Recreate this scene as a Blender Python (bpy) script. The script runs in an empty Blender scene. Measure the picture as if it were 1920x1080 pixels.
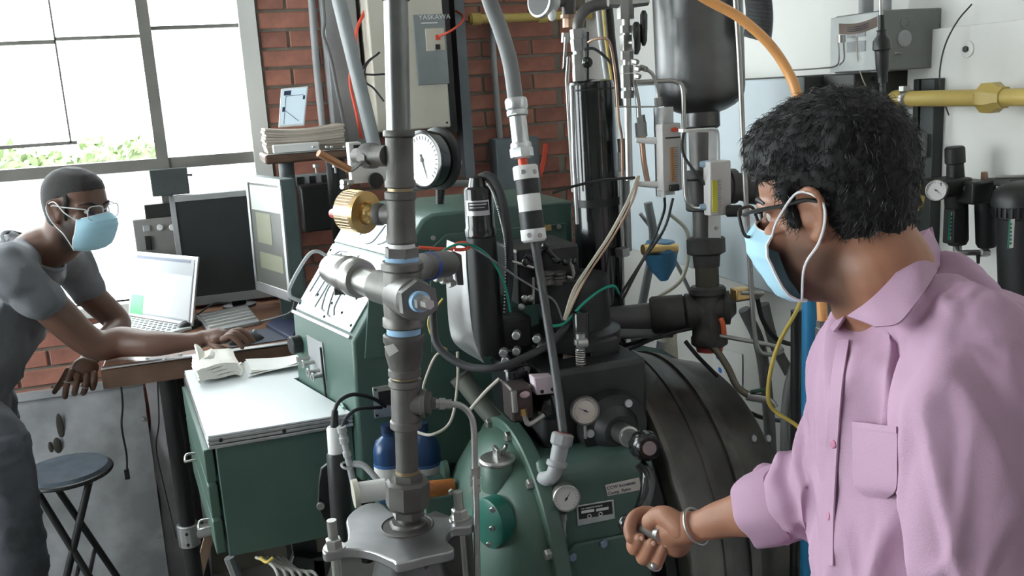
import bpy, bmesh, math, random
from mathutils import Vector as V, Matrix as MX, noise as NZ
random.seed(4)
S = bpy.context.scene
COL = S.collection
# ------------------------------------------------------------------ camera
F, PITCH, ROLL, YAW, H = 1750.0, math.radians(12), 0.06, math.radians(18), 1.8
fw = V((math.sin(YAW)*math.cos(PITCH), math.cos(YAW)*math.cos(PITCH), -math.sin(PITCH)))
rt = V((math.cos(YAW), -math.sin(YAW), 0)); up = rt.cross(fw)
r2 = rt*math.cos(ROLL) - up*math.sin(ROLL); u2 = rt*math.sin(ROLL) + up*math.cos(ROLL)
CAM = V((0, 0, H))
cd = bpy.data.cameras.new('camera'); co = bpy.data.objects.new('camera', cd); COL.objects.link(co)
cd.sensor_width = 36; cd.lens = 36*F/1920; cd.clip_start = 0.05
m3 = MX((r2, u2, -fw)).transposed(); co.matrix_world = MX.Translation(CAM) @ m3.to_4x4()
S.camera = co
# ------------------------------------------------------------------ world, lights, exposure
w = bpy.data.worlds.new('overcast_sky'); S.world = w; w.use_nodes = True
bg = w.node_tree.nodes['Background']; bg.inputs[0].default_value = (0.93, 0.97, 1.0, 1); bg.inputs[1].default_value = 11.5
S.view_settings.view_transform = 'Standard'; S.view_settings.look = 'None'
S.view_settings.exposure = 0.15; S.view_settings.gamma = 1.0; S.view_settings.use_curve_mapping = False
def area(name, loc, sx, sy, power, color=(1, .97, .93)):
    l = bpy.data.lights.new(name, 'AREA'); l.shape = 'RECTANGLE'; l.size = sx; l.size_y = sy; l.energy = power; l.color = color
    o = bpy.data.objects.new(name, l); COL.objects.link(o); o.location = loc
    return o
FILL_LAMPS = [(-1.9, .6), (-.4, -.6), (.7, .5), (-.7, 2.2)]
for lx, ly in FILL_LAMPS:
    area('ceiling_fill_light', (lx, ly, 3.03), 1.2, .25, 1.6)  # fill light added from above, out of view
# ------------------------------------------------------------------ pixel helpers (photo pixel -> a ray; the plane it meets gives the distance)
def ray(x, y): return fw + r2*((x-960)/F) - u2*((y-540)/F)
def A(x, y, Y): d = ray(x, y); return CAM + d*(Y/d.y)
def AX(x, y, X): d = ray(x, y); return CAM + d*(X/d.x)
def AZ(x, y, Z): d = ray(x, y); return CAM + d*((Z-H)/d.z)
def AD(x, y, D): return CAM + ray(x, y)*D
def mpp(p): return (V(p)-CAM).dot(fw)/F            # metres per photo pixel at p
# ------------------------------------------------------------------ materials
MATS = {}
def mat(name, col, rough=.5, metal=0., var=.12, scale=8., bump=0., bscale=60., spec=.5, coat=0., trans=0., emit=0., sub=0.):
    if name in MATS: return MATS[name]
    m = bpy.data.materials.new(name); m.use_nodes = True; nt = m.node_tree; b = nt.nodes['Principled BSDF']
    b.inputs['Roughness'].default_value = rough; b.inputs['Metallic'].default_value = metal
    b.inputs['Specular IOR Level'].default_value = spec; b.inputs['Coat Weight'].default_value = coat
    b.inputs['Transmission Weight'].default_value = trans
    if sub: b.inputs['Subsurface Weight'].default_value = sub; b.inputs['Subsurface Radius'].default_value = (.012, .005, .003); b.inputs['Subsurface Scale'].default_value = 1
    if emit: b.inputs['Emission Color'].default_value = (*col, 1); b.inputs['Emission Strength'].default_value = emit
    tc = nt.nodes.new('ShaderNodeTexCoord'); n = nt.nodes.new('ShaderNodeTexNoise'); n.inputs['Scale'].default_value = scale; n.inputs['Detail'].default_value = 5
    nt.links.new(tc.outputs['Object'], n.inputs['Vector'])
    r = nt.nodes.new('ShaderNodeValToRGB'); c0 = [max(0, c*(1-var)) for c in col]; c1 = [min(1, c*(1+var)) for c in col]
    r.color_ramp.elements[0].position = .35; r.color_ramp.elements[1].position = .65
    r.color_ramp.elements[0].color = (*c0, 1); r.color_ramp.elements[1].color = (*c1, 1)
    nt.links.new(n.outputs['Fac'], r.inputs['Fac']); nt.links.new(r.outputs['Color'], b.inputs['Base Color'])
    mr = nt.nodes.new('ShaderNodeMapRange'); mr.inputs['To Min'].default_value = max(.02, rough*.8); mr.inputs['To Max'].default_value = min(1, rough*1.25)
    nt.links.new(n.outputs['Fac'], mr.inputs['Value']); nt.links.new(mr.outputs['Result'], b.inputs['Roughness'])
    if bump:
        n2 = nt.nodes.new('ShaderNodeTexNoise'); n2.inputs['Scale'].default_value = bscale; n2.inputs['Detail'].default_value = 4
        nt.links.new(tc.outputs['Object'], n2.inputs['Vector'])
        bp = nt.nodes.new('ShaderNodeBump'); bp.inputs['Strength'].default_value = bump; bp.inputs['Distance'].default_value = .004
        nt.links.new(n2.outputs['Fac'], bp.inputs['Height']); nt.links.new(bp.outputs['Normal'], b.inputs['Normal'])
    MATS[name] = m; return m
def clear_mat(name, col, fac, rough=.05):
    m = bpy.data.materials.new(name); m.use_nodes = True; nt = m.node_tree; nt.nodes.clear()
    o = nt.nodes.new('ShaderNodeOutputMaterial'); t = nt.nodes.new('ShaderNodeBsdfTransparent'); g = nt.nodes.new('ShaderNodeBsdfGlossy'); x = nt.nodes.new('ShaderNodeMixShader')
    t.inputs[0].default_value = (*col, 1); g.inputs['Roughness'].default_value = rough; x.inputs[0].default_value = fac
    nt.links.new(t.outputs[0], x.inputs[1]); nt.links.new(g.outputs[0], x.inputs[2]); nt.links.new(x.outputs[0], o.inputs[0])
    MATS[name] = m; return m
green = mat('green_machine_paint', (.066, .122, .102), .34, var=.10, scale=4, bump=.03, bscale=90)
green_l = mat('green_cover_paint', (.070, .128, .103), .36, var=.10, scale=5, bump=.03)
teal = mat('teal_disc_paint', (.012, .125, .095), .4)
laminate = mat('white_laminate', (.76, .80, .82), .3, var=.0)
alu = mat('aluminium', (.62, .63, .64), .36, 1, var=.08, scale=20)
galv = mat('galvanised_iron', (.17, .165, .158), .47, .6, var=.18, scale=14, bump=.12, bscale=120)
castiron = mat('cast_iron', (.125, .12, .115), .52, .5, var=.2, scale=16, bump=.2, bscale=150)
steel = mat('bright_steel', (.46, .455, .44), .36, .95, var=.08, scale=20)
tanksteel = mat('brushed_tank_steel', (.15, .15, .152), .36, .85, var=.3, scale=7, bump=.05)
darkiron = mat('dark_iron_pipe', (.075, .073, .072), .5, .4, var=.25, scale=14, bump=.12, bscale=120)
blackp = mat('black_plastic', (.018, .019, .02), .42)
blackg = mat('black_enamel', (.012, .013, .014), .17, var=.05, coat=.3)
blackc = mat('black_casting', (.022, .023, .024), .4, var=.25, scale=20, bump=.1)
rubber = mat('dark_rubber', (.035, .037, .04), .55)
greyhose = mat('grey_hose', (.20, .205, .21), .45)
greyplas = mat('grey_plastic', (.38, .39, .40), .45)
greybox = mat('grey_steel_box', (.20, .21, .205), .5)
paleblue = mat('pale_blue_grey_paint', (.55, .62, .66), .45, var=.03)
beige = mat('beige_enclosure', (.62, .58, .50), .5, var=.04)
brass = mat('brass', (.66, .45, .19), .3, .95, var=.1)
dullbrass = mat('dull_brass_thread', (.33, .26, .16), .45, .8)
copper = mat('copper_tube', (.55, .36, .26), .35, .9)
yellow = mat('yellow_pipe_paint', (.52, .39, .11), .42, var=.06)
yellowc = mat('yellow_cable', (.65, .48, .10), .45)
orangeh = mat('orange_hose', (.80, .38, .13), .35)
orangeb = mat('orange_brown_band', (.45, .15, .035), .5, var=.25, scale=30)
redp = mat('red_plastic', (.75, .09, .05), .4)
greenw = mat('green_wire', (.01, .32, .22), .4)
whitew = mat('cream_wire', (.75, .70, .58), .45)
tape = mat('blue_thread_tape', (.32, .52, .74), .6)
white = mat('white_plastic', (.80, .80, .79), .4, var=.03)
paper = mat('paper', (.80, .80, .78), .8, var=.04)
towelm = mat('white_terry_cloth', (.78, .76, .70), .95, var=.06, bump=.6, bscale=260)
wood = mat('dark_wood', (.13, .075, .05), .45, var=.3, scale=10)
deskm = mat('desk_laminate', (.30, .15, .095), .2, var=.15)
woodl = mat('pale_wood', (.52, .36, .25), .6, var=.15)
bluep = mat('blue_enamel', (.02, .20, .42), .4)
bluebot = mat('blue_bottle_plastic', (.016, .06, .17), .3)
bluelab = mat('blue_label', (.05, .17, .50), .5)
glassm = clear_mat('window_glass', (.97, .99, .98), .05)
lens = clear_mat('clear_lens', (.90, .92, .93), .12)
frost = bpy.data.materials.new('frosted_glass'); frost.use_nodes = True
_nt = frost.node_tree; _nt.nodes.clear(); _o = _nt.nodes.new('ShaderNodeOutputMaterial'); _t = _nt.nodes.new('ShaderNodeBsdfTranslucent'); _p = _nt.nodes.new('ShaderNodeBsdfTransparent'); _x = _nt.nodes.new('ShaderNodeMixShader')
_t.inputs[0].default_value = (.95, .97, .97, 1); _x.inputs[0].default_value = .75
_nt.links.new(_p.outputs[0], _x.inputs[1]); _nt.links.new(_t.outputs[0], _x.inputs[2]); _nt.links.new(_x.outputs[0], _o.inputs[0])
framem = mat('grey_window_paint', (.20, .19, .175), .5)
mortar = mat('mortar', (.25, .225, .19), .95, var=.2, bump=.5, bscale=120)
brickm = [mat('red_brick_%s' % n, c, .85, var=.22, scale=14, bump=.35, bscale=70) for n, c in
          (('warm', (.37, .155, .115)), ('dull', (.31, .135, .102)), ('bright', (.41, .18, .13)))]
wallw = mat('white_wall_paint', (.74, .74, .71), .6, var=.03, scale=3)
sheetm = mat('white_wall_board', (.80, .80, .77), .5, var=.04, scale=4)
concrete = mat('concrete_floor', (.24, .23, .22), .7, var=.2, scale=3)
ceilm = mat('ceiling_paint', (.42, .42, .41), .8)
dimw = mat('grey_wall_paint', (.36, .36, .35), .8)
board = mat('stained_grey_board', (.33, .335, .345), .65, var=.3, scale=6)
foam = mat('wavy_white_foam', (.52, .50, .52), .9, bump=.5, bscale=25)
skin_d = mat('dark_brown_skin', (.125, .062, .042), .48, var=.12, scale=9, bump=.06, bscale=220, sub=.08)
skin_m = mat('brown_skin', (.36, .165, .10), .5, var=.12, scale=12, bump=.08, bscale=260, sub=.1)
nailm = mat('finger_nail', (.55, .32, .25), .35)
hairm = mat('black_hair', (.010, .010, .011), .42, var=.3)
hairb = mat('black_hair_mass', (.007, .007, .008), .7, var=.3)
hairs = mat('short_dark_hair', (.022, .02, .02), .75, bump=.5, bscale=300)
stubble = mat('dark_stubble', (.04, .024, .018), .8)
pinkc = mat('pink_shirt_cotton', (.47, .295, .415), .8, var=.04, bump=.2, bscale=420)
pinkd = mat('pink_button', (.60, .25, .38), .35)
teec = mat('charcoal_tee_cotton', (.15, .157, .172), .9, var=.1, bump=.2, bscale=300)
denim = mat('dark_denim', (.066, .07, .085), .85, var=.25, scale=12, bump=.2, bscale=300)
maskc = mat('blue_surgical_mask', (.40, .66, .80), .75, var=.04, bump=.1, bscale=300)
maskw = mat('white_mask_edge', (.82, .82, .85), .7)
leaf = mat('sunlit_leaves', (.20, .36, .07), .6, var=.4, scale=30)
def cel(name, c, e): return mat(name, c, .3, emit=e, var=.0)
# ------------------------------------------------------------------ mesh builder
class MB:
    def __init__(s): s.v = []; s.f = []
    def add(s, vs, fs):
        o = len(s.v); s.v += [tuple(p) for p in vs]; s.f += [[i+o for i in f] for f in fs]; return s
    def box(s, c, d, R=None):
        c = V(c); hx, hy, hz = d[0]/2, d[1]/2, d[2]/2; vs = []
        for x, y, z in ((-1,-1,-1),(1,-1,-1),(1,1,-1),(-1,1,-1),(-1,-1,1),(1,-1,1),(1,1,1),(-1,1,1)):
            p = V((x*hx, y*hy, z*hz)); vs.append(c + (R @ p if R else p))
        return s.add(vs, [(0,3,2,1),(4,5,6,7),(0,1,5,4),(1,2,6,5),(2,3,7,6),(3,0,4,7)])
    def loft(s, rings, cap=True, closed=False):
        n = len(rings[0]); vs = [p for r in rings for p in r]; fs = []; k = len(rings)
        for i in range(k if closed else k-1):
            j = (i+1) % k
            for a in range(n):
                b = (a+1) % n; fs.append((i*n+a, i*n+b, j*n+b, j*n+a))
        if cap and not closed:
            fs.append(tuple(range(n))[::-1]); fs.append(tuple((k-1)*n+a for a in range(n)))
        return s.add(vs, fs)
    def lathe(s, p0, d, prof, n=24, cap=True):
        p0 = V(p0); d = V(d).normalized(); a = V((0,0,1)) if abs(d.z) < .9 else V((0,1,0))
        x = d.cross(a).normalized(); y = d.cross(x)
        return s.loft([[p0 + d*t + (x*math.cos(2*math.pi*(i+.5)/n) + y*math.sin(2*math.pi*(i+.5)/n))*max(r, 1e-4) for i in range(n)] for t, r in prof], cap)
    def cyl(s, p0, p1, r, r1=None, n=20):
        p0, p1 = V(p0), V(p1); L = (p1-p0).length
        return s.lathe(p0, p1-p0, [(0, r), (L, r if r1 is None else r1)], n)
    def ccyl(s, p0, p1, r, c=.0015, n=20):            # cylinder with chamfered rims
        p0, p1 = V(p0), V(p1); L = (p1-p0).length; c = min(c, L*.3, r*.5)
        return s.lathe(p0, p1-p0, [(0, r-c), (c, r), (L-c, r), (L, r-c)], n)
    def tube(s, pts, r, n=10, closed=False):
        pts = [V(p) for p in pts]; k = len(pts); rr = r if isinstance(r, (list, tuple)) else [r]*k
        rings = []; x = None
        for i, p in enumerate(pts):
            a = pts[max(i-1, 0)] if not closed else pts[i-1]; b = pts[min(i+1, k-1)] if not closed else pts[(i+1) % k]
            d = (b-a).normalized()
            if x is None: x = d.orthogonal().normalized()
            x = (x - d*x.dot(d)); x = x.normalized() if x.length > 1e-6 else d.orthogonal().normalized()
            y = d.cross(x)
            rings.append([p + (x*math.cos(2*math.pi*j/n) + y*math.sin(2*math.pi*j/n))*rr[i] for j in range(n)])
        return s.loft(rings, True, closed)
    def sphere(s, c, r, nu=16, nv=10, R=None):
        c = V(c); r = (r, r, r) if not isinstance(r, (tuple, list)) else r; rings = []
        for j in range(nv+1):
            t = math.pi*j/nv; z = math.cos(t); q = max(math.sin(t), .002); ring = []
            for i in range(nu):
                a = 2*math.pi*i/nu; p = V((r[0]*q*math.cos(a), r[1]*q*math.sin(a), r[2]*z)); ring.append(c + (R @ p if R else p))
            rings.append(ring)
        return s.loft(rings[::-1])
    def torus(s, c, ax, R, r, n=28, m=8):
        c = V(c); d = V(ax).normalized(); x = d.orthogonal().normalized(); y = d.cross(x)
        return s.tube([c + (x*math.cos(2*math.pi*i/n) + y*math.sin(2*math.pi*i/n))*R for i in range(n)], r, m, True)
    def prism(s, poly, off):
        poly = [V(p) for p in poly]; off = V(off); n = len(poly)
        vs = poly + [p+off for p in poly]
        fs = [tuple(range(n))[::-1], tuple(range(n, 2*n))] + [(i, (i+1) % n, n+(i+1) % n, n+i) for i in range(n)]
        return s.add(vs, fs)
    def grid(s, fn, nu, nv, th=None):
        pts = [[V(fn(i/nu, j/nv)) for j in range(nv+1)] for i in range(nu+1)]
        o = [p for r in pts for p in r]; fs = [(i*(nv+1)+j, (i+1)*(nv+1)+j, (i+1)*(nv+1)+j+1, i*(nv+1)+j+1) for i in range(nu) for j in range(nv)]
        if th:
            nn = len(o); ns = []
            for i in range(nu+1):
                for j in range(nv+1):
                    du = pts[min(i+1, nu)][j]-pts[max(i-1, 0)][j]; dv = pts[i][min(j+1, nv)]-pts[i][max(j-1, 0)]
                    q = du.cross(dv); ns.append(pts[i][j] - (q.normalized() if q.length > 0 else V((0,0,1)))*th)
            fs2 = [tuple(a+nn for a in f[::-1]) for f in fs]
            rim = [i*(nv+1) for i in range(nu+1)] + [nu*(nv+1)+j for j in range(1, nv+1)] + [i*(nv+1)+nv for i in range(nu-1, -1, -1)] + [j for j in range(nv-1, 0, -1)]
            fs3 = [(rim[(k+1) % len(rim)], rim[k], rim[k]+nn, rim[(k+1) % len(rim)]+nn) for k in range(len(rim))]
            return s.add(o+ns, fs+fs2+fs3)
        return s.add(o, fs)
    def mesh(s, name):
        me = bpy.data.meshes.new(name); me.from_pydata(s.v, [], s.f); me.update()
        b = bmesh.new(); b.from_mesh(me); bmesh.ops.recalc_face_normals(b, faces=b.faces); b.to_mesh(me); b.free(); return me
    def build(s, name, m, parent=None, label=None, bevel=0., smooth=38, kind=None):
        me = s.mesh(name); return link(name, me, m, parent, label, bevel, smooth, kind)
def link(name, me, m, parent=None, label=None, bevel=0., smooth=38, kind=None):
    o = bpy.data.objects.new(name, me); COL.objects.link(o)
    if m: me.materials.clear(); me.materials.append(m)
    if smooth:
        me.shade_smooth(); me.set_sharp_from_angle(angle=math.radians(smooth))
    if bevel:
        b = o.modifiers.new('bevel', 'BEVEL'); b.width = bevel; b.segments = 2; b.limit_method = 'ANGLE'; b.angle_limit = math.radians(40)
    if parent: adopt(o, parent)
    if label: o['label'] = label
    if kind: o['kind'] = kind
    return o
def adopt(o, parent):
    w = parent
    mw = MX.Translation(w.location) if not w.parent else MX.Identity(4)
    o.parent = parent
    if w.type == 'EMPTY': o.matrix_parent_inverse = MX.Translation(-w.location)
def T(name, label, cat, loc, group=None):
    o = bpy.data.objects.new(name, None); o.empty_display_size = .05; COL.objects.link(o); o.location = V(loc)
    o['label'] = label; o['category'] = cat
    if group: o['group'] = group
    return o
def tag(o, label, cat, group=None):
    o['label'] = label; o['category'] = cat
    if group: o['group'] = group
    return o
def struct(o): o['kind'] = 'structure'; return o
def spl(pts, k=6, closed=False):                        # Catmull-Rom through points
    pts = [V(p) for p in pts]; n = len(pts); out = []
    rng = range(n) if closed else range(n-1)
    for i in rng:
        p0 = pts[(i-1) % n] if closed or i > 0 else pts[0]*2-pts[1]; p1 = pts[i]; p2 = pts[(i+1) % n]
        p3 = pts[(i+2) % n] if closed or i+2 < n else p2*2-p1
        for j in range(k):
            t = j/k; out.append(.5*((2*p1) + (p2-p0)*t + (2*p0-5*p1+4*p2-p3)*t*t + (3*p1-p0-3*p2+p3)*t**3))
    if not closed: out.append(pts[-1])
    return out
def PT(pts, r, k=6, n=10):                              # a tube through (px, py, Y) triples, r in metres
    return MB().tube(spl([A(*p) for p in pts], k) if k else [A(*p) for p in pts], r, n)
def PLA(mb, pts, n=24):                                 # a turned body through (px, py, Y, half width in px)
    q = [A(*p[:3]) for p in pts]; d = (q[-1]-q[0]).normalized()
    return mb.lathe(q[0], d, [((p-q[0]).dot(d), a[3]*mpp(p)) for p, a in zip(q, pts)], n)
def AP(top, bot, Y, segs):                              # segments along an axis given by its top and bottom pixel; segs [(py, hw)]
    (x0, y0), (x1, y1) = top, bot
    return [(x0+(x1-x0)*(py-y0)/(y1-y0), py, Y, hw) for py, hw in segs]
def text(body, name, m, parent, loc, size, R, ext=.0004, align='LEFT', sx=1.):
    c = bpy.data.curves.new('t', 'FONT'); c.body = body; c.size = size; c.extrude = ext; c.align_x = align
    o = bpy.data.objects.new('t', c); COL.objects.link(o)
    me = bpy.data.meshes.new_from_object(o.evaluated_get(bpy.context.evaluated_depsgraph_get())); bpy.data.objects.remove(o)
    Rm = R.to_4x4() if len(R) == 3 else R
    me.transform(MX.Translation(V(loc)) @ Rm @ MX.Diagonal((sx, 1, 1, 1)))
    return link(name, me, m, parent, smooth=0)
def frame(x, up_):                                      # rotation whose columns are x, y(up), z = x cross y
    x = V(x).normalized(); z = x.cross(V(up_)).normalized(); y = z.cross(x); return MX((x, y, z)).transposed()
R_BACK = frame((1, 0, 0), (0, 0, 1))                    # lettering that faces -y
R_RIGHT = frame((0, -1, 0), (0, 0, 1))                  # lettering that faces -x
def bolts(parent, pts, ax, r, h, m, name='bolt', n=6):
    me = None; ax = V(ax).normalized()
    b = MB().lathe((0,0,0), ax, [(0, r), (h*.8, r), (h, r*.8)], n).mesh(name)
    for p in pts:
        o = link(name, b, m if me is None else None, parent, smooth=0); me = b; o.location = V(p)
def remesh(mb, vox, sm=4, fac=.5):                      # fuse overlapping closed shells into one continuous skin
    me = mb.mesh('tmp'); o = bpy.data.objects.new('tmp', me); COL.objects.link(o)
    r = o.modifiers.new('r', 'REMESH'); r.mode = 'VOXEL'; r.voxel_size = vox
    if sm: s = o.modifiers.new('s', 'SMOOTH'); s.iterations = sm; s.factor = fac
    out = bpy.data.meshes.new_from_object(o.evaluated_get(bpy.context.evaluated_depsgraph_get()))
    bpy.data.objects.remove(o); bpy.data.meshes.remove(me); return out
# ================================================================== THE SETTING
WX0, WX1, WY0, WY1, WH = -3.2, 1.55, -2.6, 3.6, 3.2
struct(MB().box(((WX0+WX1)/2, (WY0+WY1)/2, -.05), (WX1-WX0+.4, WY1-WY0+.4, .1)).build('floor', concrete))
struct(MB().box(((WX0+WX1)/2, (WY0+WY1)/2, WH+.05), (WX1-WX0+.4, WY1-WY0+.4, .1)).build('ceiling', ceilm))
WINX0, WINX1, WINZ0, WINZ1 = -2.6, .265, 1.13, 3.0
def slab(mb, x0, x1, y0, y1, z0, z1): return mb.box(((x0+x1)/2, (y0+y1)/2, (z0+z1)/2), (x1-x0, y1-y0, z1-z0))
wb = MB()
slab(wb, WX0-.2, WINX0, 3.6, 3.85, 0, WH); slab(wb, WINX1, WX1+.2, 3.6, 3.85, 0, WH)
slab(wb, WINX0, WINX1, 3.6, 3.85, 0, WINZ0); slab(wb, WINX0, WINX1, 3.6, 3.85, WINZ1, WH)
WB = struct(wb.build('wall_back', mortar, smooth=0))
bl, bh = .198, .0572; course = .0672; pitch = .208
bme = []
for i in range(3):
    b = MB(); c = .003
    b.loft([[V((-x, y, -z)), V((x, y, -z)), V((x, y, z)), V((-x, y, z))] for x, y, z in ((bl/2, .03, bh/2), (bl/2, -.006, bh/2), (bl/2-c, -.009, bh/2-c))])
    me = b.mesh('brick'); me.materials.append(brickm[i]); bme.append(me)
half = []
for i in range(3):
    b = MB(); c = .003; hl = .094
    b.loft([[V((-x, y, -z)), V((x, y, -z)), V((x, y, z)), V((-x, y, z))] for x, y, z in ((hl/2, .03, bh/2), (hl/2, -.006, bh/2), (hl/2-c, -.009, bh/2-c))])
    me = b.mesh('brick'); me.materials.append(brickm[i]); half.append(me)
def brickrun(x0, x1, z0, z1):
    k = 0; z = z0 + bh/2
    while z < z1:
        x = x0 + (0 if k % 2 == 0 else -pitch/2)
        while x < x1 - .02:
            xa, xb = max(x, x0), min(x+bl, x1); L = xb-xa
            if L > .15: me, cx = random.choice(bme), (xa+xb)/2
            elif L > .06: me, cx = random.choice(half), (xa+xb)/2
            else: me = None
            if me:
                o = bpy.data.objects.new('brick', me); COL.objects.link(o); o.location = (cx, 3.6 + random.uniform(-.001, .002), z)
                if L > .15: o.scale.x = min(1, L/bl)
                o.parent = WB
            x += pitch
        z += course; k += 1
brickrun(.27, 1.545, .99, 2.2)
brickrun(-1.0, .2, .66, 1.12)
struct(slab(MB(), WX1, WX1+.2, WY0-.2, 3.85, 0, WH).build('wall_right', wallw))
wl = MB()
slab(wl, WX0-.2, WX0, WY0, 3.6, 0, 1.1); slab(wl, WX0-.2, WX0, WY0, 3.6, 2.95, WH); slab(wl, WX0-.2, WX0, WY0, .9, 1.1, 2.95); slab(wl, WX0-.2, WX0, 3.3, 3.6, 1.1, 2.95)
struct(wl.build('wall_left', dimw, smooth=0))
struct(MB().box((WX0-.1, 2.1, 2.025), (.01, 2.4, 1.85)).build('added_side_window', glassm, smooth=0))  # unseen window, added so that daylight comes in from the left
struct(slab(MB(), WX0-.2, WX1, WY0-.2, WY0, 0, WH).build('wall_front', dimw, smooth=0))
# unseen ceiling lamps added to carry the fill light, behind and above the camera
for i, (lx, ly) in enumerate(FILL_LAMPS):
    t = T('added_ceiling_lamp', 'white fluorescent trough added under the ceiling for fill light', 'lamp', (lx, ly, 3.2), 'added ceiling lamps')
    MB().box((lx, ly, 3.12), (1.3, .32, .1)).build('housing', white, t, bevel=.01)
    for hx_ in (-.5, .5): MB().cyl((lx+hx_, ly, 3.16), (lx+hx_, ly, 3.2), .01).build('hanger', steel, t)
    for s in (-.07, .07): MB().cyl((lx-.6, ly+s, 3.05), (lx+.6, ly+s, 3.05), .016).build('tube', white, t)
# ---- window with glazing bars
W1 = bpy.data.objects.new('window_1', None); COL.objects.link(W1); W1['kind'] = 'structure'
def wbar(x0, x1, z0, z1, name='glazing_bar', y0=3.62, y1=3.66): return slab(MB(), x0, x1, y0, y1, z0, z1).build(name, framem, W1, smooth=0)
xm = A(285, 150, 3.64).x; ztr = A(150, 318, 3.64).z
xb1 = A(105, 80, 3.64).x; zb1 = A(60, 80, 3.64).z; zb1b = A(200, 70, 3.64).z; zb2 = A(70, 272, 3.64).z; zb3 = A(380, 50, 3.64).z
wbar(xm-.02, xm+.02, WINZ0, WINZ1, 'mullion', 3.60, 3.68)
wbar(-1.35, -1.31, WINZ0, WINZ1, 'mullion', 3.60, 3.68)
wbar(WINX0, WINX1-.06, ztr-.02, ztr+.02, 'transom', 3.605, 3.675)
wbar(WINX0, xb1, zb1-.006, zb1+.006); wbar(xb1, xm, zb1b-.005, zb1b+.005); wbar(xm, WINX1-.06, zb3-.006, zb3+.006)
wbar(WINX0, xb1+.02, zb2-.006, zb2+.006); wbar(xb1-.003, xb1+.003, zb2, WINZ1)
wbar(WINX0, WINX1-.06, 2.58, 2.592)
slab(MB(), WINX1-.065, WINX1-.004, 3.585, 3.80, WINZ0, WINZ1).build('window_jamb', wallw, W1, smooth=0)
slab(MB(), WINX0, WINX1, 3.55, 3.84, WINZ0-.04, WINZ0).build('window_sill', wallw, W1, bevel=.004)
for x0, x1 in ((WINX0, -1.35), (-1.31, xm-.02), (xm+.02, WINX1-.065)):
    slab(MB(), x0, x1, 3.636, 3.642, ztr+.02, WINZ1).build('pane', glassm, W1, smooth=0)
    slab(MB(), x0, x1, 3.636, 3.642, WINZ0, ztr-.02).build('pane', frost, W1, 'frosted lower pane', smooth=0)
# ---- garden outside
g = MB(); slab(g, -14, 6, 3.9, 22, -.1, 0); struct(g.build('ground', mat('pale_gravel', (.12, .12, .10), .9)))
leafd = mat('garden_leaves', (.15, .21, .085), .6, var=.3, scale=3)
for k, (px, pt, wdt, GY) in enumerate(((20, 283, .62, 6.5), (84, 290, .62, 7.6), (176, 268, .66, 8.8), (262, 264, .7, 10.0), (-70, 280, .7, 11.2))):
    c = A(px, pt, GY)
    t = T('garden_shrub', 'sunlit green shrub growing outside the window', 'shrub', (c.x, GY, 0), 'shrubs outside the window')
    core = MB().sphere((c.x, GY, c.z*.5), (wdt*.44, wdt*.44, c.z*.47), 14, 10); core.build('stem', mat('shrub_wood', (.13, .16, .08), .9), t)
    m = MB()
    for i in range(700):
        a, b = random.uniform(0, 6.283), random.uniform(-1, 1); q = math.sqrt(1-b*b)
        p = V((c.x + wdt*.5*q*math.cos(a), GY + wdt*.5*q*math.sin(a), c.z*.5 + c.z*.5*b + random.uniform(-.05, .03)))
        d = V((random.uniform(-1, 1), random.uniform(-1, 1), random.uniform(-.3, 1))).normalized(); e = d.orthogonal().normalized(); L = random.uniform(.06, .11)
        m.add([p, p+d*L*.5+e*L*.28, p+d*L, p+d*L*.5-e*L*.28], [(0, 1, 2, 3)])
    m.build('foliage', leafd, t, smooth=0)['kind'] = 'stuff'

# ================================================================== DESK AREA
DZ = 1.08
dk = T('desk', 'brown workbench desk with metal front edge and black pipe legs', 'desk', (-.05, 3.2, 0))
slab(MB(), -.335, .62, 2.85, 3.57, DZ-.035, DZ).build('desk_top', deskm, dk, bevel=.004)
slab(MB(), -.337, .62, 2.842, 2.851, DZ-.06, DZ-.004).build('edge_board', wood, dk)
slab(MB(), -.335, .55, 2.836, 2.862, DZ, DZ+.004).build('edge_trim', alu, dk, bevel=.001)
bolts(dk, [AZ(x, y, DZ+.004) for x, y in ((276, 674), (308, 674), (338, 666))], (0, 0, 1), .006, .004, white, 'screw', 10)
lx, ly = A(313, 712, 2.9).x, 2.9
MB().cyl((lx, ly, 0), (lx, ly, DZ-.035), .025).build('leg', blackp, dk)
for gx in (.45, lx): MB().cyl((gx, 3.45, 0), (gx, 3.45, DZ-.035), .025).build('leg', blackp, dk)
cz = A(350, 1002, 2.9).z
MB().ccyl((lx, ly, cz-.036), (lx, ly, cz+.036), .033, .003).cyl((lx, ly, cz), (lx+.10, ly, cz+.004), .022).box((lx-.0, ly-.034, cz), (.012, .01, .06)).build('pipe_clamp', alu, dk, 'silver pipe clamp')
bolts(dk, [(lx-.004, ly-.04, cz+.018), (lx-.004, ly-.04, cz-.018)], (0, -1, 0), .005, .004, blackp, 'set_screw', 8)
tag(PT([(372, 1080, 2.95), (400, 975, 2.95)], .02, 0, 4).build('timber_brace', woodl), 'pale timber brace behind the silver pipe clamp', 'brace')
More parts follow.
